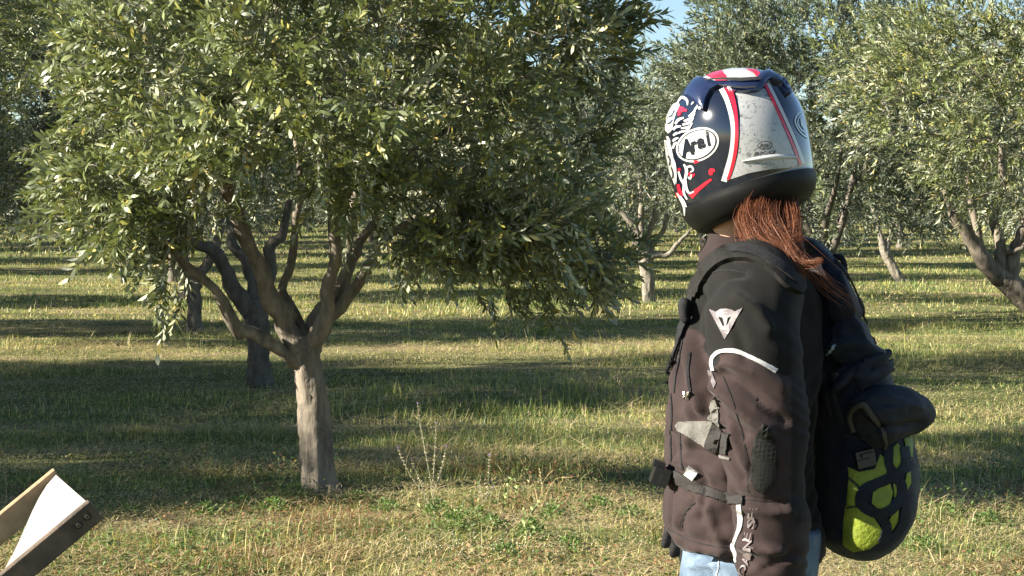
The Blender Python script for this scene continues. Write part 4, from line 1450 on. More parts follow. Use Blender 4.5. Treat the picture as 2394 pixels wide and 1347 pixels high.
nphi = 120; tsl = list(np.linspace(0.0, .62, 34)) + list(np.linspace(.62, 1, 18))[1:] + list(np.linspace(1, 1.35, 8))[1:] + list(np.linspace(1.35, 2, 12))[1:]
SV = []; SF = []; SM = []
for ti in tsl:
    for j in range(nphi): SV.append(hp(*shell_pt(2 * math.pi * j / nphi, max(ti, 1e-4))))
for i in range(len(tsl) - 1):
    for j in range(nphi):
        a = i * nphi + j; b = i * nphi + (j + 1) % nphi
        SF.append((a, a + nphi, b + nphi, b)); SM.append(0 if tsl[i + 1] <= 1.001 else (1 if tsl[i + 1] <= 1.36 else 2))
SV = np.array(SV)
HB = BVHTree.FromPolygons([tuple(v) for v in SV], SF)
M_hblack = simple('helmet_gloss_black', (.006, .008, .016), .12, coat=1.0)
M_hrim = simple('helmet_rim_black', (.004, .004, .004), .55, spec=.25, noise=.3, nscale=30)
M_hliner = simple('helmet_liner', (.012, .012, .013), .9, noise=.3, nscale=90)
M_hwhite = simple('helmet_white', (.44, .44, .425), .2, coat=.7)
M_hred = simple('helmet_red', (.55, .012, .03), .2, coat=.8)
M_hnavy = simple('helmet_duct_navy', (.010, .016, .045), .18, coat=1.0)


def silver_mat():
    m, t, b = nt('helmet_scuffed_silver')
    tc = t.nodes.new('ShaderNodeTexCoord')
    n = t.nodes.new('ShaderNodeTexNoise'); n.inputs['Scale'].default_value = 55; n.inputs['Detail'].default_value = 6; n.inputs['Distortion'].default_value = 3.5
    t.links.new(tc.outputs['Object'], n.inputs['Vector'])
    n2 = t.nodes.new('ShaderNodeTexNoise'); n2.inputs['Scale'].default_value = 18; n2.inputs['Detail'].default_value = 4
    t.links.new(tc.outputs['Object'], n2.inputs['Vector'])
    mx = t.nodes.new('ShaderNodeMath'); mx.operation = 'MULTIPLY_ADD'; mx.inputs[1].default_value = .45; t.links.new(n2.outputs[0], mx.inputs[0]); t.links.new(n.outputs[0], mx.inputs[2])
    r = t.nodes.new('ShaderNodeValToRGB'); e = r.color_ramp.elements
    e[0].position = .56; e[0].color = (.13, .135, .14, 1); e[1].position = .70; e[1].color = (.33, .335, .33, 1)
    t.links.new(mx.outputs[0], r.inputs[0]); t.links.new(r.outputs[0], b.inputs['Base Color'])
    b.inputs['Roughness'].default_value = .35; b.inputs['Metallic'].default_value = .15; b.inputs['Coat Weight'].default_value = .5
    return m


M_hsilver = silver_mat()
hb_ = Vector(HCEN)
helmet = empty('helmet', hb_, 'glossy black full-face helmet with red and white stripes and silver back panel', 'helmet')
HO = np.array(hb_)
hsh = add_part('shell', SV, np.array(SF), [M_hblack, M_hrim, M_hliner], helmet, mi=SM, origin=hb_)


def hpart(name, fn, mats, parent=None, label=None):
    mb = MB(); fn(mb)
    o = mb.build(name, mats, parent or hsh, smooth=True, origin=HO)
    if label: o['label'] = label
    return o


H = lambda L: [(1500 + x / 2.993, 130 + y / 2.993) for x, y in L]            # from the enlarged helmet detail
hpart('silver_panel', lambda mb: decal(mb, H([(640, 225), (672, 300), (690, 420), (690, 560), (672, 700), (640, 800), (615, 868), (760, 820), (900, 795), (1000, 788), (1105, 778),
                                              (1085, 720), (1035, 600), (975, 460), (915, 330), (860, 230), (800, 262), (700, 268)]), HB, .0008, 9), M_hsilver)
hpart('white_stripe', lambda mb: (
    stroke(mb, H([(560, 235), (600, 320), (632, 440), (642, 560), (628, 690), (600, 800), (578, 880)]), [12, 11, 10, 11, 12, 13], HB, .0014, n=30),
    stroke(mb, H([(882, 195), (950, 330), (1020, 480), (1080, 620), (1130, 755)]), [7, 7, 7, 8], HB, .0014, n=30)), M_hwhite)
hpart('red_stripe', lambda mb: (
    stroke(mb, H([(600, 225), (632, 290), (658, 400), (666, 540), (655, 680), (628, 800), (605, 868)]), [17, 11, 8, 8, 8, 7, 6], HB, .0020, n=30),
    stroke(mb, H([(862, 205), (930, 345), (1000, 500), (1060, 640), (1108, 765)]), [7, 6, 6, 6], HB, .0020, n=30)), M_hred)
hpart('rear_lip', lambda mb: stroke(mb, H([(700, 740), (820, 722), (960, 708), (1080, 712)]), [2, 12, 14, 8], HB, .001, dome=.004), M_hwhite)
# top of the crown
hpart('crown_white', lambda mb: (decal(mb, H([(400, 165), (440, 150), (520, 108), (600, 92), (700, 90), (780, 98), (830, 120), (810, 165), (690, 185), (600, 190), (480, 188)]), HB, .0010, 9),), M_hwhite)
hpart('crown_red', lambda mb: (decal(mb, H([(452, 146), (500, 122), (560, 106), (590, 140), (606, 188), (540, 196), (510, 170)]), HB, .0018, 8),
                               decal(mb, H([(725, 96), (800, 100), (835, 135), (812, 160), (780, 125)]), HB, .0018, 8)), M_hred)


# duct / spoiler as a raised shell
def raised(mb, poly, bvh, h, step, dome, m=0):
    decal(mb, poly, bvh, h, step, m, skirt=h + .002, dome=dome)


hpart('air_duct', lambda mb: raised(mb, H([(318, 275), (345, 215), (400, 172), (455, 182), (520, 200), (620, 200), (720, 190), (800, 175), (835, 140), (880, 122), (925, 150), (990, 190), (1035, 275), (1020, 285),
                                           (965, 205), (900, 178), (868, 195), (845, 240), (800, 262), (700, 268), (640, 262), (600, 226), (540, 226), (490, 255), (462, 310), (445, 385), (430, 388), (405, 350), (370, 330), (320, 300)]), HB, .009, 8, .006), M_hnavy, helmet)
hpart('vent_slot', lambda mb: (stroke(mb, H([(470, 215), (560, 208), (700, 212), (820, 205)]), [2, 5, 7, 5], HB, .0165), stroke(mb, H([(560, 245), (680, 262), (790, 258)]), [2, 4, 3], HB, .0168)), M_hliner)
hpart('screw', lambda mb: decal(mb, oval(1500 + 433 / 2.993, 130 + 383 / 2.993, 2.2, 2.2, 0, 8), HB, .0125, 4), M_metal)

# oval badge with lettering
hpart('oval_badge', lambda mb: (
    decal(mb, oval(1631.5, 338.5, 52, 38, 25), HB, .0012, 8, 0),
    decal(mb, oval(1631.5, 338.5, 47, 33.5, 25), HB, .0018, 8, 1),
    decal(mb, oval(1631.5, 338.5, 44, 30.5, 25), HB, .0024, 8, 0),
    text(mb, 'A', (1606, 346), 31, 40, 20, HB, .0040, 1, shear=.3, weight=.045), text(mb, 'r', (1626, 342), 18, 24, 22, HB, .0040, 1, shear=.3, weight=.045),
    text(mb, 'a', (1641, 335), 19, 24, 22, HB, .0040, 1, shear=.3, weight=.045), text(mb, 'i', (1657, 324), 12, 34, 22, HB, .0040, 1, shear=.3, weight=.045),
    text(mb, 'HELMET', (1633, 354), 30, 4.5, 22, HB, .0034, 2)), [M_hwhite, M_hblack, simple('print_grey', (.3, .3, .3), .4)])
hpart('oval_badge', lambda mb: (
    stroke(mb, H([(1130, 400), (1090, 410), (1070, 460), (1095, 520), (1130, 560), (1160, 580)]), 3, HB, .0014),
    stroke(mb, H([(1125, 420), (1102, 430), (1088, 470), (1110, 515), (1150, 550)]), 2.0, HB, .0014),
    decal(mb, H([(1105, 440), (1130, 430), (1148, 480), (1135, 520), (1112, 490)]), HB, .0014, 7)), simple('print_pale_blue', (.55, .62, .68), .3))
hpart('panel_print', lambda mb: (
    stroke(mb, H([(808, 632), (830, 608), (870, 600), (905, 612), (908, 635), (880, 652), (835, 655), (808, 632)]), 1.6, HB, .0018, n=26),
    text(mb, 'Arai', (1786.5, 340), 26, 10, 5, HB, .0018, shear=.3, weight=.02),
    text(mb, 'RX-Q', (1788, 358), 50, 8.5, 5, HB, .0018, shear=.2, weight=.02)), simple('print_dark', (.03, .03, .035), .4))
hpart('standards_mark', lambda mb: text(mb, 'DOT', (1791, 385), 26, 9, 5, HB, .0014), simple('print_mid', (.30, .31, .29), .4))


def wing():
    # feathers fanning from the shoulder of the scrollwork
    for l, w in (([(350, 345), (372, 322), (396, 330), (392, 360), (372, 392)], [3, 6, 6, 5, 3]), ([(335, 430), (370, 395), (382, 360)], [8, 8, 2]),
                 ([(300, 460), (350, 440), (378, 405)], [6, 9, 2]), ([(290, 485), (340, 470), (368, 438)], [6, 8, 2]), ([(280, 510), (335, 500), (360, 472)], [5, 8, 2]),
                 ([(270, 535), (320, 525), (345, 503)], [5, 7, 2]), ([(240, 480), (262, 450), (300, 435)], [7, 9, 5]), ([(225, 520), (245, 500), (280, 495)], [7, 9, 5]),
                 ([(225, 560), (245, 545), (275, 540)], [6, 8, 4]), ([(222, 600), (238, 585), (262, 575)], [6, 8, 4]), ([(222, 650), (235, 620), (250, 605)], [6, 8, 4]),
                 ([(255, 330), (285, 295), (320, 315), (325, 350)], [4, 9, 8, 3]), ([(200, 430), (230, 360), (262, 330)], [7, 9, 6]), ([(185, 500), (195, 450), (215, 400)], [7, 8, 5]),
                 ([(225, 420), (245, 390), (250, 350)], [3, 6, 3])):
        hpart('feather', lambda mb: stroke(mb, H(l), np.array(w) * .72, HB, .0014), M_hwhite)


def scroll_low():
    for l, w in (([(165, 600), (185, 700), (215, 820), (238, 900)], [3, 8, 8, 4]), ([(205, 640), (215, 720), (235, 800), (245, 880)], [7, 10, 9, 4]), ([(180, 560), (195, 600), (190, 650)], [6, 9, 6]),
                 ([(215, 700), (236, 760), (246, 850)], [3, 6, 4]),
                 ([(300, 760), (318, 800), (312, 850), (300, 880)], [5, 9, 8, 6]), ([(318, 780), (350, 775), (365, 800), (345, 815)], [5, 6, 5, 3]), ([(262, 810), (278, 860), (300, 900)], [5, 7, 6]),
                 ([(308, 870), (318, 930), (338, 960), (370, 950)], [8, 8, 6, 3]), ([(300, 900), (300, 960), (322, 1005)], [7, 7, 5]), ([(330, 850), (345, 860), (352, 830)], [5, 5, 3]),
                 ([(250, 960), (275, 1000), (300, 1060), (304, 1120)], [4, 8, 7, 3]), ([(275, 980), (300, 1020), (318, 1060)], [3, 6, 4])):
        hpart('scroll', lambda mb: stroke(mb, H(l), np.array(w) * .8, HB, .0014), M_hwhite)


def red_bits():
    for l, w in (([(262, 420), (280, 385), (320, 385)], [6, 9, 5]), ([(255, 395), (275, 370), (300, 372)], [4, 7, 4]), ([(370, 745), (400, 740)], [8, 5]), ([(485, 835), (490, 805), (515, 805)], [8, 11, 6]),
                 ([(345, 985), (400, 935), (450, 895), (490, 865)], [14, 9, 7, 5]), ([(335, 820), (352, 840), (375, 830)], [6, 7, 4]), ([(258, 900), (270, 950), (295, 975)], [6, 9, 6]), ([(262, 790), (272, 805)], [6, 5]),
                 ([(245, 960), (262, 985)], [5, 8])):
        hpart('red_mark', lambda mb: stroke(mb, H(l), w, HB, .0012), M_hred)


hpart('side_white', lambda mb: decal(mb, H([(165, 470), (185, 400), (222, 340), (262, 322), (268, 350), (245, 400), (228, 450), (215, 520), (190, 545), (166, 525)]), HB, .0007, 6), M_hwhite)
hpart('side_white', lambda mb: decal(mb, H([(160, 590), (200, 600), (222, 690), (240, 790), (246, 895), (228, 890), (196, 820), (172, 720)]), HB, .0007, 6), M_hwhite)
for l_, w_ in (([(172, 560), (200, 556), (222, 560)], 5), ([(190, 700), (205, 730), (200, 770)], 4), ([(212, 780), (225, 820), (222, 860)], 4), ([(195, 430), (215, 420), (235, 385)], 3), ([(185, 480), (205, 470), (220, 450)], 3)):
    hpart('side_line', lambda mb: stroke(mb, H(l_), w_, HB, .0016), M_hblack)
wing()
scroll_low()
red_bits()
# visor on the far side
VV = []; VF = []
for i in range(9):
    for j in range(25):
        x, y, z = shell_pt((j - 12) / 12 * R(55), .70 + .20 * i / 8); VV.append(hp(x * 1.012, y * 1.012, z * 1.0 + .045))
for i in range(8):
    for j in range(24): a = i * 25 + j; VF.append((a, a + 1, a + 26, a + 25))
add_part('visor', VV, np.array(VF), simple('visor_smoke', (.01, .01, .012), .06, coat=1), helmet, origin=hb_)

# ------------------------------------------------------------------ hair
def make_hair():
    rng = np.random.default_rng(12)
    Vs, Fs, Cs = [], [], []; n = 0
    def strand(P, w, c):
        nonlocal n
        T = np.gradient(P, axis=0); T /= np.linalg.norm(T, axis=1)[:, None] + 1e-9
        s = np.cross(T, np.array([0, 1, .0]) + rng.normal(0, .25, 3)); s /= np.linalg.norm(s, axis=1)[:, None] + 1e-9
        k = len(P); ww = (w * np.clip(np.linspace(1.15, .15, k), 0, 1))[:, None]
        V = np.empty((2 * k, 3)); V[0::2] = P - s * ww; V[1::2] = P + s * ww
        a = np.arange(k - 1) * 2
        Fs.append(np.stack([a, a + 1, a + 3, a + 2], 1) + n); Vs.append(V); n += 2 * k
        Cs.append(np.repeat(c[None], 2 * k, 0))
    locks = [  # (guide rows px,py,y), count, spread px start / mid / end
        ([(1790, 455, 3.32), (1762, 500, 3.26), (1765, 548, 3.235), (1812, 578, 3.222), (1866, 584, 3.22)], 1400, (24, 20, 12)),
        ([(1818, 455, 3.33), (1800, 505, 3.26), (1808, 545, 3.23), (1840, 566, 3.218), (1868, 556, 3.22)], 1000, (22, 18, 12)),
        ([(1836, 458, 3.33), (1848, 505, 3.27), (1852, 548, 3.238), (1856, 592, 3.218), (1876, 640, 3.205)], 900, (18, 14, 10)),
        ([(1800, 500, 3.27), (1826, 560, 3.22), (1852, 598, 3.20), (1868, 628, 3.195), (1872, 650, 3.20)], 400, (16, 14, 10)),
        ([(1840, 560, 3.22), (1858, 595, 3.20), (1880, 614, 3.19), (1902, 616, 3.185), (1918, 608, 3.18)], 320, (12, 9, 6)),
        ([(1750, 470, 3.32), (1730, 508, 3.28), (1742, 548, 3.25), (1772, 584, 3.235), (1810, 598, 3.23)], 200, (8, 7, 8)),
        ([(1840, 560, 3.22), (1900, 630, 3.19), (1950, 680, 3.19), (1985, 700, 3.20), (2002, 735, 3.20)], 26, (16, 24, 22)),
        ([(1760, 480, 3.30), (1735, 530, 3.25), (1770, 590, 3.22), (1840, 610, 3.21), (1890, 600, 3.21)], 50, (26, 26, 22)),
    ]
    mbh = MB()
    for rows in ([(1795, 462, 3.335, .026), (1770, 510, 3.275, .028), (1782, 552, 3.25, .025), (1820, 574, 3.24, .020), (1862, 582, 3.235, .009)],
                 [(1835, 462, 3.335, .022), (1842, 510, 3.285, .021), (1850, 555, 3.255, .018), (1866, 600, 3.232, .014), (1878, 636, 3.215, .005)]):
        for V, F in limb_px(rows, n=20)[:1]: mbh.add(V, F)
    mbh.build('hair_mass', simple('auburn_under', (.075, .028, .014), .6, noise=.5, nscale=90, bump=.6, bscale=160), rider, smooth=True, origin=np.array(rider_base))
    for g, cnt, sp in locks:
        G = np.array(g, float)
        for _ in range(cnt):
            o = rng.normal(0, 1, 2); f = np.interp(np.linspace(0, 1, 5), [0, .5, 1], sp)
            Q = G.copy(); jit = rng.normal(0, .13, (5, 2))
            Q[:, 0] += (o[0] * .6 + jit[:, 0]) * f; Q[:, 1] += (o[1] * .6 + jit[:, 1]) * f
            Q[:, 2] += -.004 + rng.normal(0, .010) + rng.normal(0, .004, 5)
            P = smooth_path([list(pw(*q)) for q in Q], 13)
            c = np.array([.135, .050, .023]) * rng.uniform(.45, 1.5)
            if rng.random() < .15: c = np.array([.24, .10, .05])
            strand(P, rng.uniform(.00028, .00055), c)
    me = new_mesh('hair', np.concatenate(Vs) - np.array(rider_base), np.concatenate(Fs), [attr_mat('auburn_hair', rough=.5, translucent=.25, tcol=(1.6, 1.2, 1), spec=.3)], col=np.concatenate(Cs))
    link('hair', me, rider)


make_hair()

# ------------------------------------------------------------------ backpack
Y_P = 3.43
M_pack = simple('pack_fabric_navy_black', spec=.15, c=(.010, .0135, .022), rough=.6, noise=.3, nscale=50, bump=.35, bscale=350, sheen=.1)
M_pack2 = simple('pack_fabric_charcoal', spec=.15, c=(.018, .020, .026), rough=.65, noise=.25, nscale=60, bump=.35, bscale=350)
M_lime = simple('lime_cover_fabric', (.17, .215, .015), .6, noise=.18, nscale=40, bump=.35, bscale=130)
M_olive = simple('olive_grey_fabric', spec=.15, c=(.07, .064, .05), rough=.75, noise=.2, nscale=70, bump=.3, bscale=300)
pp = [slices(slice_px([(553, 1868, 1895, .05), (575, 1870, 1925, .09), (610, 1872, 1955, .12), (660, 1880, 1980, .14), (720, 1888, 2003, .148), (780, 1892, 2030, .15), (840, 1896, 2058, .155), (900, 1900, 2078, .155), (980, 1905, 2092, .155)], Y_P), 40, 40, 2.6)]
pp += [slices(slice_px([(960, 1905, 2080, .14), (1010, 1905, 2122, .155), (1060, 1905, 2138, .165), (1130, 1905, 2140, .168), (1200, 1905, 2128, .16), (1250, 1910, 2100, .14), (1287, 1935, 2055, .10)], Y_P), 40, 30, 2.5)]
PV, PF, PN = remesh_union(pp, .0068, 6)
PV = PV + PN * (noise3(PV, 13, 70) * .016 + noise3(PV, 36, 71) * .006)[:, None]
PV = folds(PV, PN, [([(1935, 820), (1990, 800), (2050, 830)], .010, 12), ([(1930, 760), (1990, 740), (2020, 745)], -.006, 10), ([(1935, 860), (1985, 850), (2040, 860)], -.012, 9),
                    ([(1960, 640), (1990, 720), (2020, 800)], .005, 9), ([(1905, 650), (1925, 760), (1935, 900)], -.012, 12)])
p_base = pw(1990, 1287, Y_P)
pack = empty('backpack', p_base, 'black roll-top backpack with lime green mesh-covered lower pouch, worn by the rider', 'backpack')
PB0 = np.array(p_base)
main = add_part('main_bag', PV, PF, M_pack, pack, origin=p_base)
PBV = BVHTree.FromPolygons([tuple(v) for v in PV], [tuple(int(i) for i in f) for f in PF])


def ppart(name, fn, mats, parent=None, smooth=True):
    mb = MB(); fn(mb)
    return mb.build(name, mats, parent or pack, smooth=smooth, origin=PB0)


# lime panes showing between the straps of the net
panes = [
    [(1845, 390), (1890, 365), (1905, 420), (1900, 505), (1875, 495), (1855, 440)],
    [(1745, 470), (1800, 420), (1830, 470), (1815, 570), (1775, 595), (1750, 540)],
    [(1470, 580), (1540, 612), (1640, 592), (1672, 500), (1712, 530), (1715, 620), (1650, 670), (1550, 715), (1475, 650)],
    [(1465, 665), (1525, 712), (1520, 850), (1450, 860)],
    [(1635, 760), (1740, 685), (1762, 760), (1740, 850), (1700, 885), (1630, 830)],
    [(1772, 695), (1806, 720), (1806, 770), (1780, 795)],
    [(1862, 630), (1885, 615), (1890, 690), (1835, 800), (1850, 700)],
    [(1450, 872), (1540, 862), (1620, 930), (1700, 1050), (1690, 1080), (1600, 1140), (1500, 1160), (1435, 1120), (1437, 980)],
    [(1735, 970), (1780, 885), (1805, 885), (1800, 960), (1750, 1040)],
]
panes = [[tuple(np.mean(p, 0) + (np.array(q) - np.mean(p, 0)) * 1.10) for q in p] for p in panes]
for p in panes:
    ppart('lime_panel', lambda mb, p=p: decal(mb, Z(p), PBV, .0025, 7, dome=.0015), M_lime)
# net straps crossing over the lime cover
net_lines = [
    [(1700, 400), (1735, 460), (1740, 560), (1780, 620), (1825, 600), (1850, 540), (1840, 440)],
    [(1780, 625), (1720, 665), (1640, 700), (1570, 740), (1545, 820), (1600, 880), (1690, 910)],
    [(1780, 625), (1820, 700), (1820, 790), (1760, 870), (1690, 910), (1720, 980), (1715, 1060), (1690, 1110)],
    [(1820, 790), (1850, 850), (1830, 980), (1760, 1080)], [(1825, 600), (1870, 590), (1905, 560)],
    [(1450, 862), (1520, 855), (1600, 880)], [(1465, 655), (1530, 715), (1560, 740)]]
wd = [20, 24, 22, 18, 14, 3, 3]
for l, w in zip(net_lines, wd):
    ppart('net_strap', lambda mb, l=l, w=w: stroke(mb, Z(l), w, PBV, .0055, skirt=.004), M_pack)

# rolled pouch hanging on the back, with its open end toward the viewer
P = smooth_path([list(pw(2022, 995, 3.25)) + [.048], list(pw(2040, 982, 3.262)) + [.056], list(pw(2085, 965, 3.29)) + [.052], list(pw(2130, 965, 3.33)) + [.040], list(pw(2168, 972, 3.37)) + [.018], list(pw(2180, 976, 3.38)) + [.006]], 24)
V, F, N = remesh_union([tube(P[:, :3], P[:, 3], 24)], .005, 3)
V = V + N * (noise3(V, 22, 90) * .012 + noise3(V, 55, 91) * .005)[:, None]
V = folds(V, N, [([(2040, 930), (2090, 935), (2150, 955)], .004, 8), ([(2045, 1000), (2100, 1000), (2160, 990)], -.006, 9), ([(2060, 960), (2110, 955)], .004, 8)])
pouch = add_part('rolled_pouch', V, F, M_pack2, pack, origin=p_base)
RB = BVHTree.FromPolygons([tuple(v) for v in V], [tuple(int(i) for i in f) for f in F])
ppart('pouch_rim', lambda mb: (stroke(mb, Z([(1500, 330), (1470, 230), (1500, 165), (1570, 140), (1620, 200), (1690, 290), (1720, 360), (1712, 450)]), [9, 11, 11, 10, 7, 6, 5], RB, .004, skirt=.004, dome=.003)), M_olive, pouch)
ppart('pouch_opening', lambda mb: decal(mb, Z([(1500, 230), (1550, 200), (1620, 250), (1670, 320), (1690, 400), (1660, 430), (1590, 400), (1530, 330)]), RB, .0025, 7), M_hliner, pouch)
# roll-top fold and light straps above it
P = smooth_path([list(pw(1948, 912, 3.29)) + [.012], list(pw(1985, 878, 3.28)) + [.018], list(pw(2025, 850, 3.30)) + [.018], list(pw(2072, 828, 3.35)) + [.012]], 16)
V, F = tube(P[:, :3], P[:, 3], 14, flat=(.7, (0, 1, 0)))
V = np.asarray(V); V = V + (noise3(V, 40, 95) * .012)[:, None]
add_part('roll_top', V, np.array([f for f in F if len(f) == 4]), M_pack2, pack, origin=p_base)
ppart('top_flap', lambda mb: (decal(mb, Z2([(1330, 1010), (1400, 900), (1500, 870), (1540, 900), (1560, 1000), (1470, 1050), (1380, 1110)]), PBV, .012, 9, skirt=.012, dome=.01)), M_pack2)
ppart('side_strap', lambda mb: stroke(mb, Z2([(1150, 985), (1165, 1090), (1190, 1210), (1215, 1280)]), [12, 16, 16, 10], PBV, .008, skirt=.008, dome=.003), M_dim_grey)
ppart('side_strap', lambda mb: stroke(mb, Z2([(1232, 1000), (1250, 1060), (1255, 1090)]), [7, 14, 8], PBV, .008, skirt=.008), M_olive)
ppart('side_strap', lambda mb: stroke(mb, Z2([(1215, 1110), (1240, 1220), (1280, 1320)]), [5, 8, 7], PBV, .010, skirt=.01), M_dim_grey)
ppart('zip_pull', lambda mb: stroke(mb, Z2([(1170, 885), (1200, 850), (1225, 825)]), [5, 4, 3], PBV, .004, skirt=.003), simple('zip_pull_blue', (.25, .34, .40), .5))
ppart('edge_piping', lambda mb: stroke(mb, Z2([(1215, 290), (1280, 370), (1340, 480), (1400, 620), (1480, 820)]), [4, 3, 3, 3], PBV, .003, skirt=.002, dome=.002), M_dim_grey)
ppart('haul_loop', lambda mb: [mb.add(*tube(smooth_path([list(pw(1950, 600, 3.36)), list(pw(1968, 604, 3.35)), list(pw(1974, 622, 3.35)), list(pw(1975, 648, 3.36))], 10), .006, 8))], M_blackweb)


# buckles
def buckle(mb):
    c = pw(2022, 1072, 3.262)
    rot = np.array(Matrix.Rotation(R(-12), 3, 'Y') @ Matrix.Rotation(R(10), 3, 'Z'))
    mb.add(*box(c, (.036, .014, .030), rot)); mb.add(*box(np.array(c) + [-.004, -.009, -.006], (.026, .008, .010), rot)); mb.add(*box(np.array(c) + [.004, -.009, .008], (.024, .008, .006), rot))
ppart('buckle', buckle, M_blackplastic, smooth=False)
for l in (
    [(1966, 1017), (1995, 1022), (2025, 1028), (2040, 1030)], [(2010, 1016), (2030, 1036), (2052, 1055)]):
    ppart('cord', lambda mb: mb.add(*tube(smooth_path([list(pw(a, b, 3.225)) for a, b in l], 12), .0016, 6)), M_pad)

# shoulder strap laid over the jacket, ladder-lock and hanging tail
M_strap = simple('strap_fabric', spec=.15, c=(.014, .0135, .012), rough=.75, noise=.25, nscale=120, bump=.3, bscale=500)
ppart('shoulder_strap', lambda mb: (stroke(mb, Z2([(1010, 470), (930, 420), (860, 340), (760, 270), (660, 240), (560, 250), (480, 290), (420, 350), (370, 430), (330, 520)]), [34, 40, 44, 46, 44, 40, 32, 26, 22, 18], JB, .010, skirt=.01, n=50, dome=.003)), M_strap)
ppart('strap_webbing', lambda mb: (stroke(mb, Z2([(960, 440), (850, 350), (740, 280), (640, 255), (560, 262)]), [18, 20, 20, 18, 12], JB, .0155, skirt=.003, n=40)), M_blackweb)
ppart('strap_tail', lambda mb: (stroke(mb, Z2([(330, 520), (290, 660), (240, 800), (180, 950), (130, 1075)]), [9, 11, 13, 16, 14], JB, .009, skirt=.005, n=30)), M_blackweb)
def ladder(mb):
    rot = np.array(Matrix.Rotation(R(38), 3, 'Y'))
    c = pw(1853, 664, 3.165)
    for dx, dz, sx, sz in ((0, .012, .034, .004), (0, -.012, .034, .004), (.016, 0, .004, .026), (-.016, 0, .004, .026), (0, 0, .03, .004)):
        v, f = box((0, 0, 0), (sx, .007, sz)); v = (v + [dx, 0, dz]) @ rot.T + np.array(c); mb.add(v, f)
ppart('ladder_lock', ladder, simple('grey_plastic', (.10, .10, .11), .35), smooth=False)
def hipbuckle(mb):
    c = pw(1543, 1112, 3.36); rot = np.array(Matrix.Rotation(R(20), 3, 'Y'))
    mb.add(*box(c, (.030, .05, .034), rot)); mb.add(*box(np.array(c) + [-.002, 0, .022], (.022, .03, .012), rot)); mb.add(*box(np.array(c) + [.006, -.027, -.004], (.016, .01, .02), rot))
ppart('hip_buckle', hipbuckle, M_blackplastic, smooth=False)
def chest_knob(mb):
    mb.add(*tube(smooth_path([list(pw(1604, 700, 3.36)), list(pw(1598, 720, 3.355)), list(pw(1600, 742, 3.35)), list(pw(1606, 752, 3.35))], 8), [.009, .012, .012, .01, .009, .009, .008, .007], 10))
ppart('chest_strap_end', chest_knob, M_blackweb)

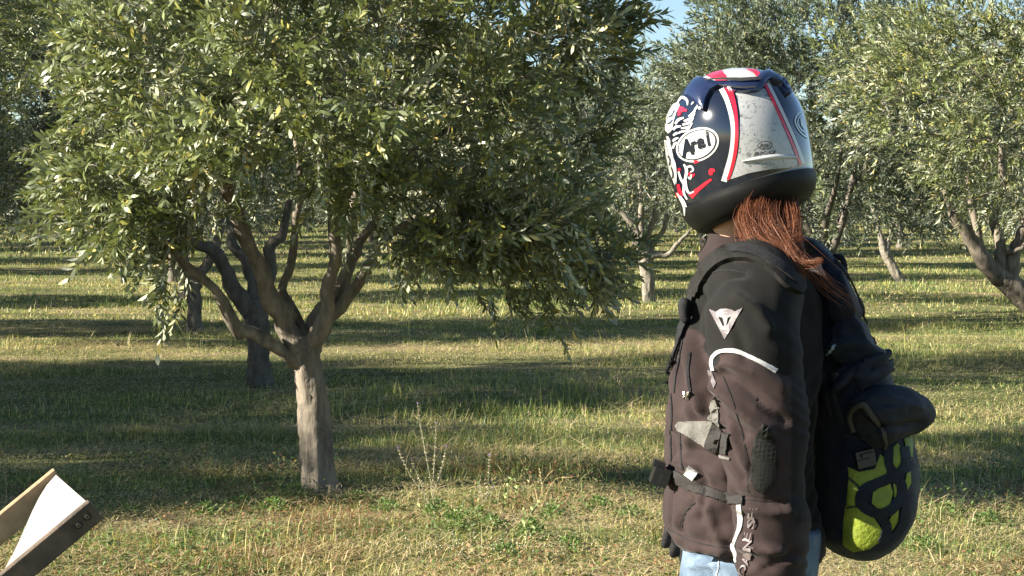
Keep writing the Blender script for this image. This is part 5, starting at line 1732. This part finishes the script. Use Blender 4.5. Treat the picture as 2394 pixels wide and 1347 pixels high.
# ------------------------------------------------------------------ sling chair corner, lower left
def make_chair():
    yn, yf = 4.9, 5.45
    A = np.array(pw(205, 1170, yn)); B = np.array(pw(130, 1102, yf))
    B[2] = A[2]                                           # the rails are level with each other
    wv = B - A; wd = np.linalg.norm(wv); wdir = wv / wd
    hz = np.cross(wdir, [0, 0, 1.]);
    if hz[0] > 0: hz = -hz
    hz /= np.linalg.norm(hz)
    c = math.radians(38)
    ax = hz * math.cos(c) + np.array([0, 0, -1]) * math.sin(c)          # down the rail
    nrm = np.cross(wdir, ax); nrm = nrm if nrm[2] > 0 else -nrm
    L = 1.05
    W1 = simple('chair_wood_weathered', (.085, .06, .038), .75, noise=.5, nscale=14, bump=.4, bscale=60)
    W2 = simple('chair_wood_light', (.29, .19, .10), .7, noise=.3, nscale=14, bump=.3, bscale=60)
    CV = simple('sling_canvas', (.225, .22, .207), .85, noise=.12, nscale=12, bump=.15, bscale=500)
    root = empty('sling_chair', A + ax * L * .98 + wdir * wd / 2, 'wooden sling chair with cream canvas, only its tilted back visible at lower left', 'chair')
    O = A + ax * L * .98 + wdir * wd / 2
    def rail(o, hgt, th, mat, name, lift=0.0):
        mb = MB()
        n = 14; V = []; F = []
        for i in range(n + 1):
            p = o + ax * (L * i / n)
            bv = .004
            for s, t in ((-th / 2 + bv, 0), (th / 2 - bv, 0), (th / 2, -bv), (th / 2, -hgt + bv), (th / 2 - bv, -hgt), (-th / 2 + bv, -hgt), (-th / 2, -hgt + bv), (-th / 2, -bv)):
                V.append(p + wdir * s + nrm * (t + lift))
        for i in range(n):
            for j in range(8):
                a = i * 8 + j; b = i * 8 + (j + 1) % 8; F.append((a, b, b + 8, a + 8))
        F.append(tuple(range(7, -1, -1))); F.append(tuple(n * 8 + j for j in range(8)))
        mb.add(V, F); return mb.build(name, mat, root, origin=O)
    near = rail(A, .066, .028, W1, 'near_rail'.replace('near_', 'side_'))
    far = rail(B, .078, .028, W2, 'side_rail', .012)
    # crossbars
    mb = MB()
    for t in (.02, L - .04):
        v, f = tube([A + ax * t + nrm * -.03 + wdir * .014, B + ax * t + nrm * -.03 - wdir * .014], .014, 12); mb.add(v, f)
        mb.build('crossbar', W2, root, smooth=True, origin=O); mb = MB()
    # ground legs reach down from the rails
    for q, s in ((A, -1), (B, 1)):
        p0 = q + ax * .55 - nrm * .03; p1 = np.array([p0[0] + .18, p0[1], gz(p0[0] + .18, p0[1])]); p2 = q + ax * L
        mb = MB(); v, f = tube([p0, p1], .018, 8); mb.add(v, f); mb.build('leg', W1, root, smooth=True, origin=O)
        p3 = np.array([p2[0] - .02, p2[1], gz(p2[0], p2[1])])
        if p2[2] > p3[2] + .01:
            mb = MB(); v, f = tube([p2 - ax * .03 - nrm * .02, p3], .018, 8); mb.add(v, f); mb.build('leg', W1, root, smooth=True, origin=O)
    # canvas sling: straight at the near rail, dropping away from the far one
    n, m = 26, 16; V = []; F = []
    for i in range(n + 1):
        t = L * i / n
        q_ = min(1, max(0, (t - .015) / .30)); inset = .02 + .46 * wd * (q_ * q_ * (3 - 2 * q_))
        drop = .16 * math.sin(min(1, t / .55) * math.pi / 2) ** 1.3
        a = A + ax * (t + .004) + wdir * .016 - nrm * .004
        b = B + ax * (t + .006) - wdir * inset - nrm * (.004 + drop * .6)
        for j in range(m + 1):
            u = j / m
            p = a + (b - a) * u - nrm * (.05 * drop / .16 * math.sin(u * math.pi))
            V.append(p)
    for i in range(n):
        for j in range(m):
            q = i * (m + 1) + j; F.append((q, q + 1, q + m + 2, q + m + 1))
    V = np.array(V); V2 = V - nrm * .004
    k = len(V); F2 = [tuple(reversed([x + k for x in f])) for f in F]
    me = MB(); me.add(np.concatenate([V, V2]), F + F2); me.build('sling', CV, root, smooth=True, origin=O)
    # bolts in the near rail
    M_b = simple('bolt_rusty_steel', (.16, .12, .09), .5, metal=.6); M_bh = simple('bolt_hole_dark', (.02, .015, .012), .9)
    for t, h in ((.030, .030), (.062, .033)):
        c0 = A + ax * t - nrm * h - wdir * .0142
        for r, d, mt, nm in ((.0105, .004, M_bh, 'washer'), (.0065, .007, M_b, 'bolt'), (.0026, .0078, M_bh, 'bolt_socket')):
            mb = MB(); v, f = tube([c0 + wdir * .002, c0 - wdir * d], r, 16); mb.add(v, f); mb.build(nm, mt, root, smooth=False, origin=O)


make_chair()

# ------------------------------------------------------------------ single plants that stand out
GRN = (.20, .26, .08); SAGE = (.34, .31, .19); DRY = (.36, .27, .13); LIL = (.32, .20, .42); YEL = (.55, .42, .06); RED_ = (.45, .12, .07)


def plant(name, label, cat, base, stems, group=None):
    """stems: (polyline px from the base up, radius, colour, kind)"""
    b = on_ground(*base); y = b.y
    rng = np.random.default_rng(int(base[0] * 7 + base[1]))
    root = empty(name, b, label, cat, group)
    for ln, rad, c, kind in stems:
        P = smooth_path([list(pw(px, py, y + rng.normal(0, .03))) for px, py in ln], 16)
        if ln[0] == base: P[0] = np.array(b)
        mb = MB(); cols = []
        v, f = tube(P, np.linspace(rad, rad * .4, len(P)), 5); mb.add(v, f)
        T = np.gradient(P, axis=0); T /= np.linalg.norm(T, axis=1)[:, None]
        L = np.linalg.norm(P[-1] - P[0])
        def leafq(p, d, l, w, m=0):
            d = d / np.linalg.norm(d); s = np.cross(d, [0.2, 1, .1]); s /= np.linalg.norm(s)
            V = [p, p + d * l * .5 - s * w, p + d * l, p + d * l * .5 + s * w + np.array([0, -.2 * w, 0])]
            mb.add(V, [(0, 1, 2, 3)], m)
        if kind == 'whorl':      # sage: tight whorls up the stem
            for t in np.arange(.22, 1.0, .062 if L > .2 else .1):
                i = min(int(t * 15), 15); p = P[i] + (P[min(i + 1, 15)] - P[i]) * (t * 15 - i)
                for k in range(7):
                    a = rng.random() * 6.28; d = np.array([math.cos(a), math.sin(a), .35 + rng.random() * .4])
                    leafq(p, d, rng.uniform(.009, .015) * (1.15 - .5 * t), .003)
            for k in range(5):
                a = rng.random() * 6.28; leafq(P[-1], np.array([math.cos(a) * .5, math.sin(a) * .5, 1]), .01, .002, 1)
        elif kind == 'seed':     # grass head
            for t in np.linspace(.74, 1, 16):
                i = min(int(t * 15), 15); a = rng.random() * 6.28
                leafq(P[i], T[i] * 1.3 + np.array([math.cos(a), math.sin(a), 0]) * .6, rng.uniform(.012, .02), .0022)
        elif kind == 'leafy':
            for t in np.linspace(.1, .95, int(10 + L * 30)):
                i = min(int(t * 15), 15); a = rng.random() * 6.28
                leafq(P[i], np.array([math.cos(a), math.sin(a), .5]), rng.uniform(.018, .035), .0055)
        elif kind == 'flower':
            for k in range(9):
                a = rng.random() * 6.28; leafq(P[-1], np.array([math.cos(a), math.sin(a), .7]), .009, .0028, 1)
            for t in (.45, .65, .8):
                i = int(t * 15); a = rng.random() * 6.28; leafq(P[i], np.array([math.cos(a), math.sin(a), .8]), .02, .003)
        if kind == 'blade':
            pass
        o = mb.build('stem', [PM[c], PM[LIL if c == SAGE else (YEL if c == GRN else RED_)]], root, origin=np.array(b))


PM = {c: simple('plant_' + n, c, .7, noise=.25, nscale=60) for c, n in ((GRN, 'green'), (SAGE, 'sage'), (DRY, 'dry'), (LIL, 'lilac'), (YEL, 'yellow'), (RED_, 'rust'))}
plant('wild_sage', 'tall wild sage with five branching whorled flower spikes right of the big trunk', 'wild plant', (1018, 1215), [
    ([(1018, 1215), (1008, 1130), (993, 1050), (982, 990), (976, 945)], .0026, SAGE, 'whorl'),
    ([(1010, 1160), (1014, 1100), (1017, 1045), (1020, 992)], .002, SAGE, 'whorl'),
    ([(1010, 1170), (1025, 1120), (1036, 1080), (1042, 1045)], .002, SAGE, 'whorl'),
    ([(1018, 1200), (985, 1150), (950, 1095), (930, 1050)], .002, SAGE, 'whorl'),
    ([(1000, 1190), (988, 1140), (975, 1110), (962, 1075)], .002, SAGE, 'whorl'),
    ([(1018, 1215), (1030, 1190), (1045, 1172)], .003, GRN, 'leafy'), ([(1015, 1212), (995, 1195), (980, 1180)], .003, GRN, 'leafy'),
    ([(1040, 1225), (1060, 1200), (1080, 1190)], .003, GRN, 'leafy'), ([(1050, 1240), (1075, 1225), (1110, 1215)], .003, GRN, 'leafy')])
plant('wild_sage', 'short single-spiked sage between the tall sage and the dead brown weeds', 'wild plant', (1128, 1195), [
    ([(1128, 1195), (1138, 1150), (1143, 1105), (1144, 1065)], .0018, SAGE, 'whorl'), ([(1132, 1180), (1122, 1150), (1120, 1130)], .0015, SAGE, 'whorl'), ([(1134, 1170), (1146, 1150), (1152, 1140)], .0013, SAGE, 'whorl')])
plant('dead_weed', 'tangle of dry rust-brown weed stems left of the rider', 'dead weed', (1260, 1200), [
    ([(1260, 1200), (1250, 1140), (1225, 1090), (1205, 1055)], .002, DRY, 'blade'), ([(1262, 1200), (1280, 1150), (1300, 1120), (1335, 1116)], .002, DRY, 'flower'),
    ([(1258, 1200), (1270, 1130), (1290, 1100)], .0016, DRY, 'seed'), ([(1250, 1200), (1235, 1160), (1240, 1105)], .0016, DRY, 'flower'), ([(1265, 1205), (1300, 1170), (1310, 1130)], .0016, DRY, 'seed'),
    ([(1250, 1205), (1268, 1160), (1262, 1100)], .0014, DRY, 'seed'), ([(1270, 1210), (1260, 1170), (1285, 1130)], .0014, DRY, 'flower')])
plant('grass_stalk', 'tall bent green grass stalk close to the left of the rider', 'grass stalk', (1362, 1172), [
    ([(1362, 1172), (1358, 1120), (1355, 1080), (1355, 1047)], .0018, GRN, 'seed'), ([(1358, 1120), (1375, 1105), (1395, 1092), (1410, 1118)], .0016, GRN, 'blade')])
plant('weed', 'drooping green weed between the short sage and the dead weeds', 'weed', (1190, 1190), [
    ([(1190, 1190), (1185, 1150), (1195, 1122), (1208, 1128)], .002, GRN, 'leafy'), ([(1192, 1190), (1205, 1150), (1215, 1140)], .0016, GRN, 'leafy'), ([(1190, 1195), (1178, 1165), (1180, 1140)], .0016, GRN, 'leafy')])
plant('weed', 'upright light green weed in front of the dead brown weeds', 'weed', (1232, 1290), [
    ([(1232, 1290), (1232, 1240), (1240, 1200), (1275, 1160)], .0022, GRN, 'leafy'), ([(1232, 1290), (1228, 1230), (1222, 1190)], .0022, GRN, 'leafy'), ([(1236, 1260), (1260, 1225), (1300, 1200)], .0016, GRN, 'leafy')])
plant('yellow_wildflower', 'leggy yellow wildflower leaning right, just left of the big trunk base', 'wildflower', (632, 1180), [
    ([(632, 1180), (650, 1145), (675, 1100), (690, 1078)], .0018, GRN, 'flower'), ([(640, 1160), (655, 1110), (648, 1070), (642, 1060)], .0013, GRN, 'flower'), ([(660, 1120), (672, 1090), (662, 1070)], .0012, GRN, 'flower'),
    ([(630, 1185), (600, 1150), (592, 1120)], .0014, GRN, 'flower')])
plant('yellow_wildflower', 'thin yellow wildflower with two stems in the grass, centre left', 'wildflower', (495, 1180), [
    ([(495, 1180), (480, 1130), (470, 1090), (478, 1055)], .0016, GRN, 'flower'), ([(480, 1130), (490, 1090), (493, 1072)], .0012, GRN, 'flower'), ([(455, 1185), (448, 1140), (432, 1095)], .0015, GRN, 'flower'), ([(438, 1190), (434, 1140), (428, 1100)], .0015, GRN, 'flower'),
    ([(420, 1185), (415, 1150), (408, 1112)], .0014, GRN, 'seed')])
for i, (bx_, by_, ln, lab, c, k) in enumerate((
        (264, 1182, [(264, 1182), (270, 1150), (279, 1118)], 'short green grass head just right of the wooden chair', GRN, 'seed'),
        (15, 1190, [(15, 1190), (14, 1130), (8, 1080), (1, 1045)], 'tall grass stalk at the left edge above the chair', DRY, 'seed'),
        (352, 1190, [(352, 1190), (356, 1175), (362, 1162)], 'small pale grass head on the shade edge between chair and trunk', DRY, 'seed'),
        (190, 1170, [(190, 1170), (190, 1140), (188, 1120)], 'thin dark grass stalk directly behind the chair top', GRN, 'seed'),
        (950, 945, [(950, 945), (962, 905), (972, 880), (985, 858)], 'tall pale grass spray rising at the left end of the sunlit bank', GRN, 'seed'),
        (962, 945, [(962, 945), (985, 900), (1000, 875)], 'pale grass stalk leaning right at the left end of the sunlit bank', GRN, 'seed'),
        (1375, 905, [(1375, 905), (1388, 885), (1403, 862)], 'straw stalk leaning right on top of the sunlit bank', DRY, 'seed'),
        (960, 830, [(960, 830), (957, 790), (955, 740)], 'upright stalk in the second shaded band right of the trunk', GRN, 'blade'),
        (440, 830, [(440, 830), (438, 800), (436, 775)], 'thin stalk standing left of the second trunk', GRN, 'blade'),
        (2345, 780, [(2345, 780), (2344, 740), (2343, 695)], 'tall grass stalk below the leaning right-hand tree', GRN, 'seed'),
        (1465, 1180, [(1465, 1180), (1460, 1150), (1452, 1115)], 'curved grass stalk midway between bent stalk and rider', DRY, 'blade'),
        (1530, 1170, [(1530, 1170), (1525, 1120), (1505, 1045)], 'dark slender stalk just left of the rider\'s belt buckle', GRN, 'seed'),
        (390, 1347, [(390, 1347), (370, 1328), (348, 1318)], 'broad pale grass blade bending left at the bottom edge', YEL, 'blade'),
        )):
    plant('grass_stalk', lab, 'grass stalk', (bx_, by_), [(ln, .0022 if k == 'blade' and c == YEL else .0014, c, k)])
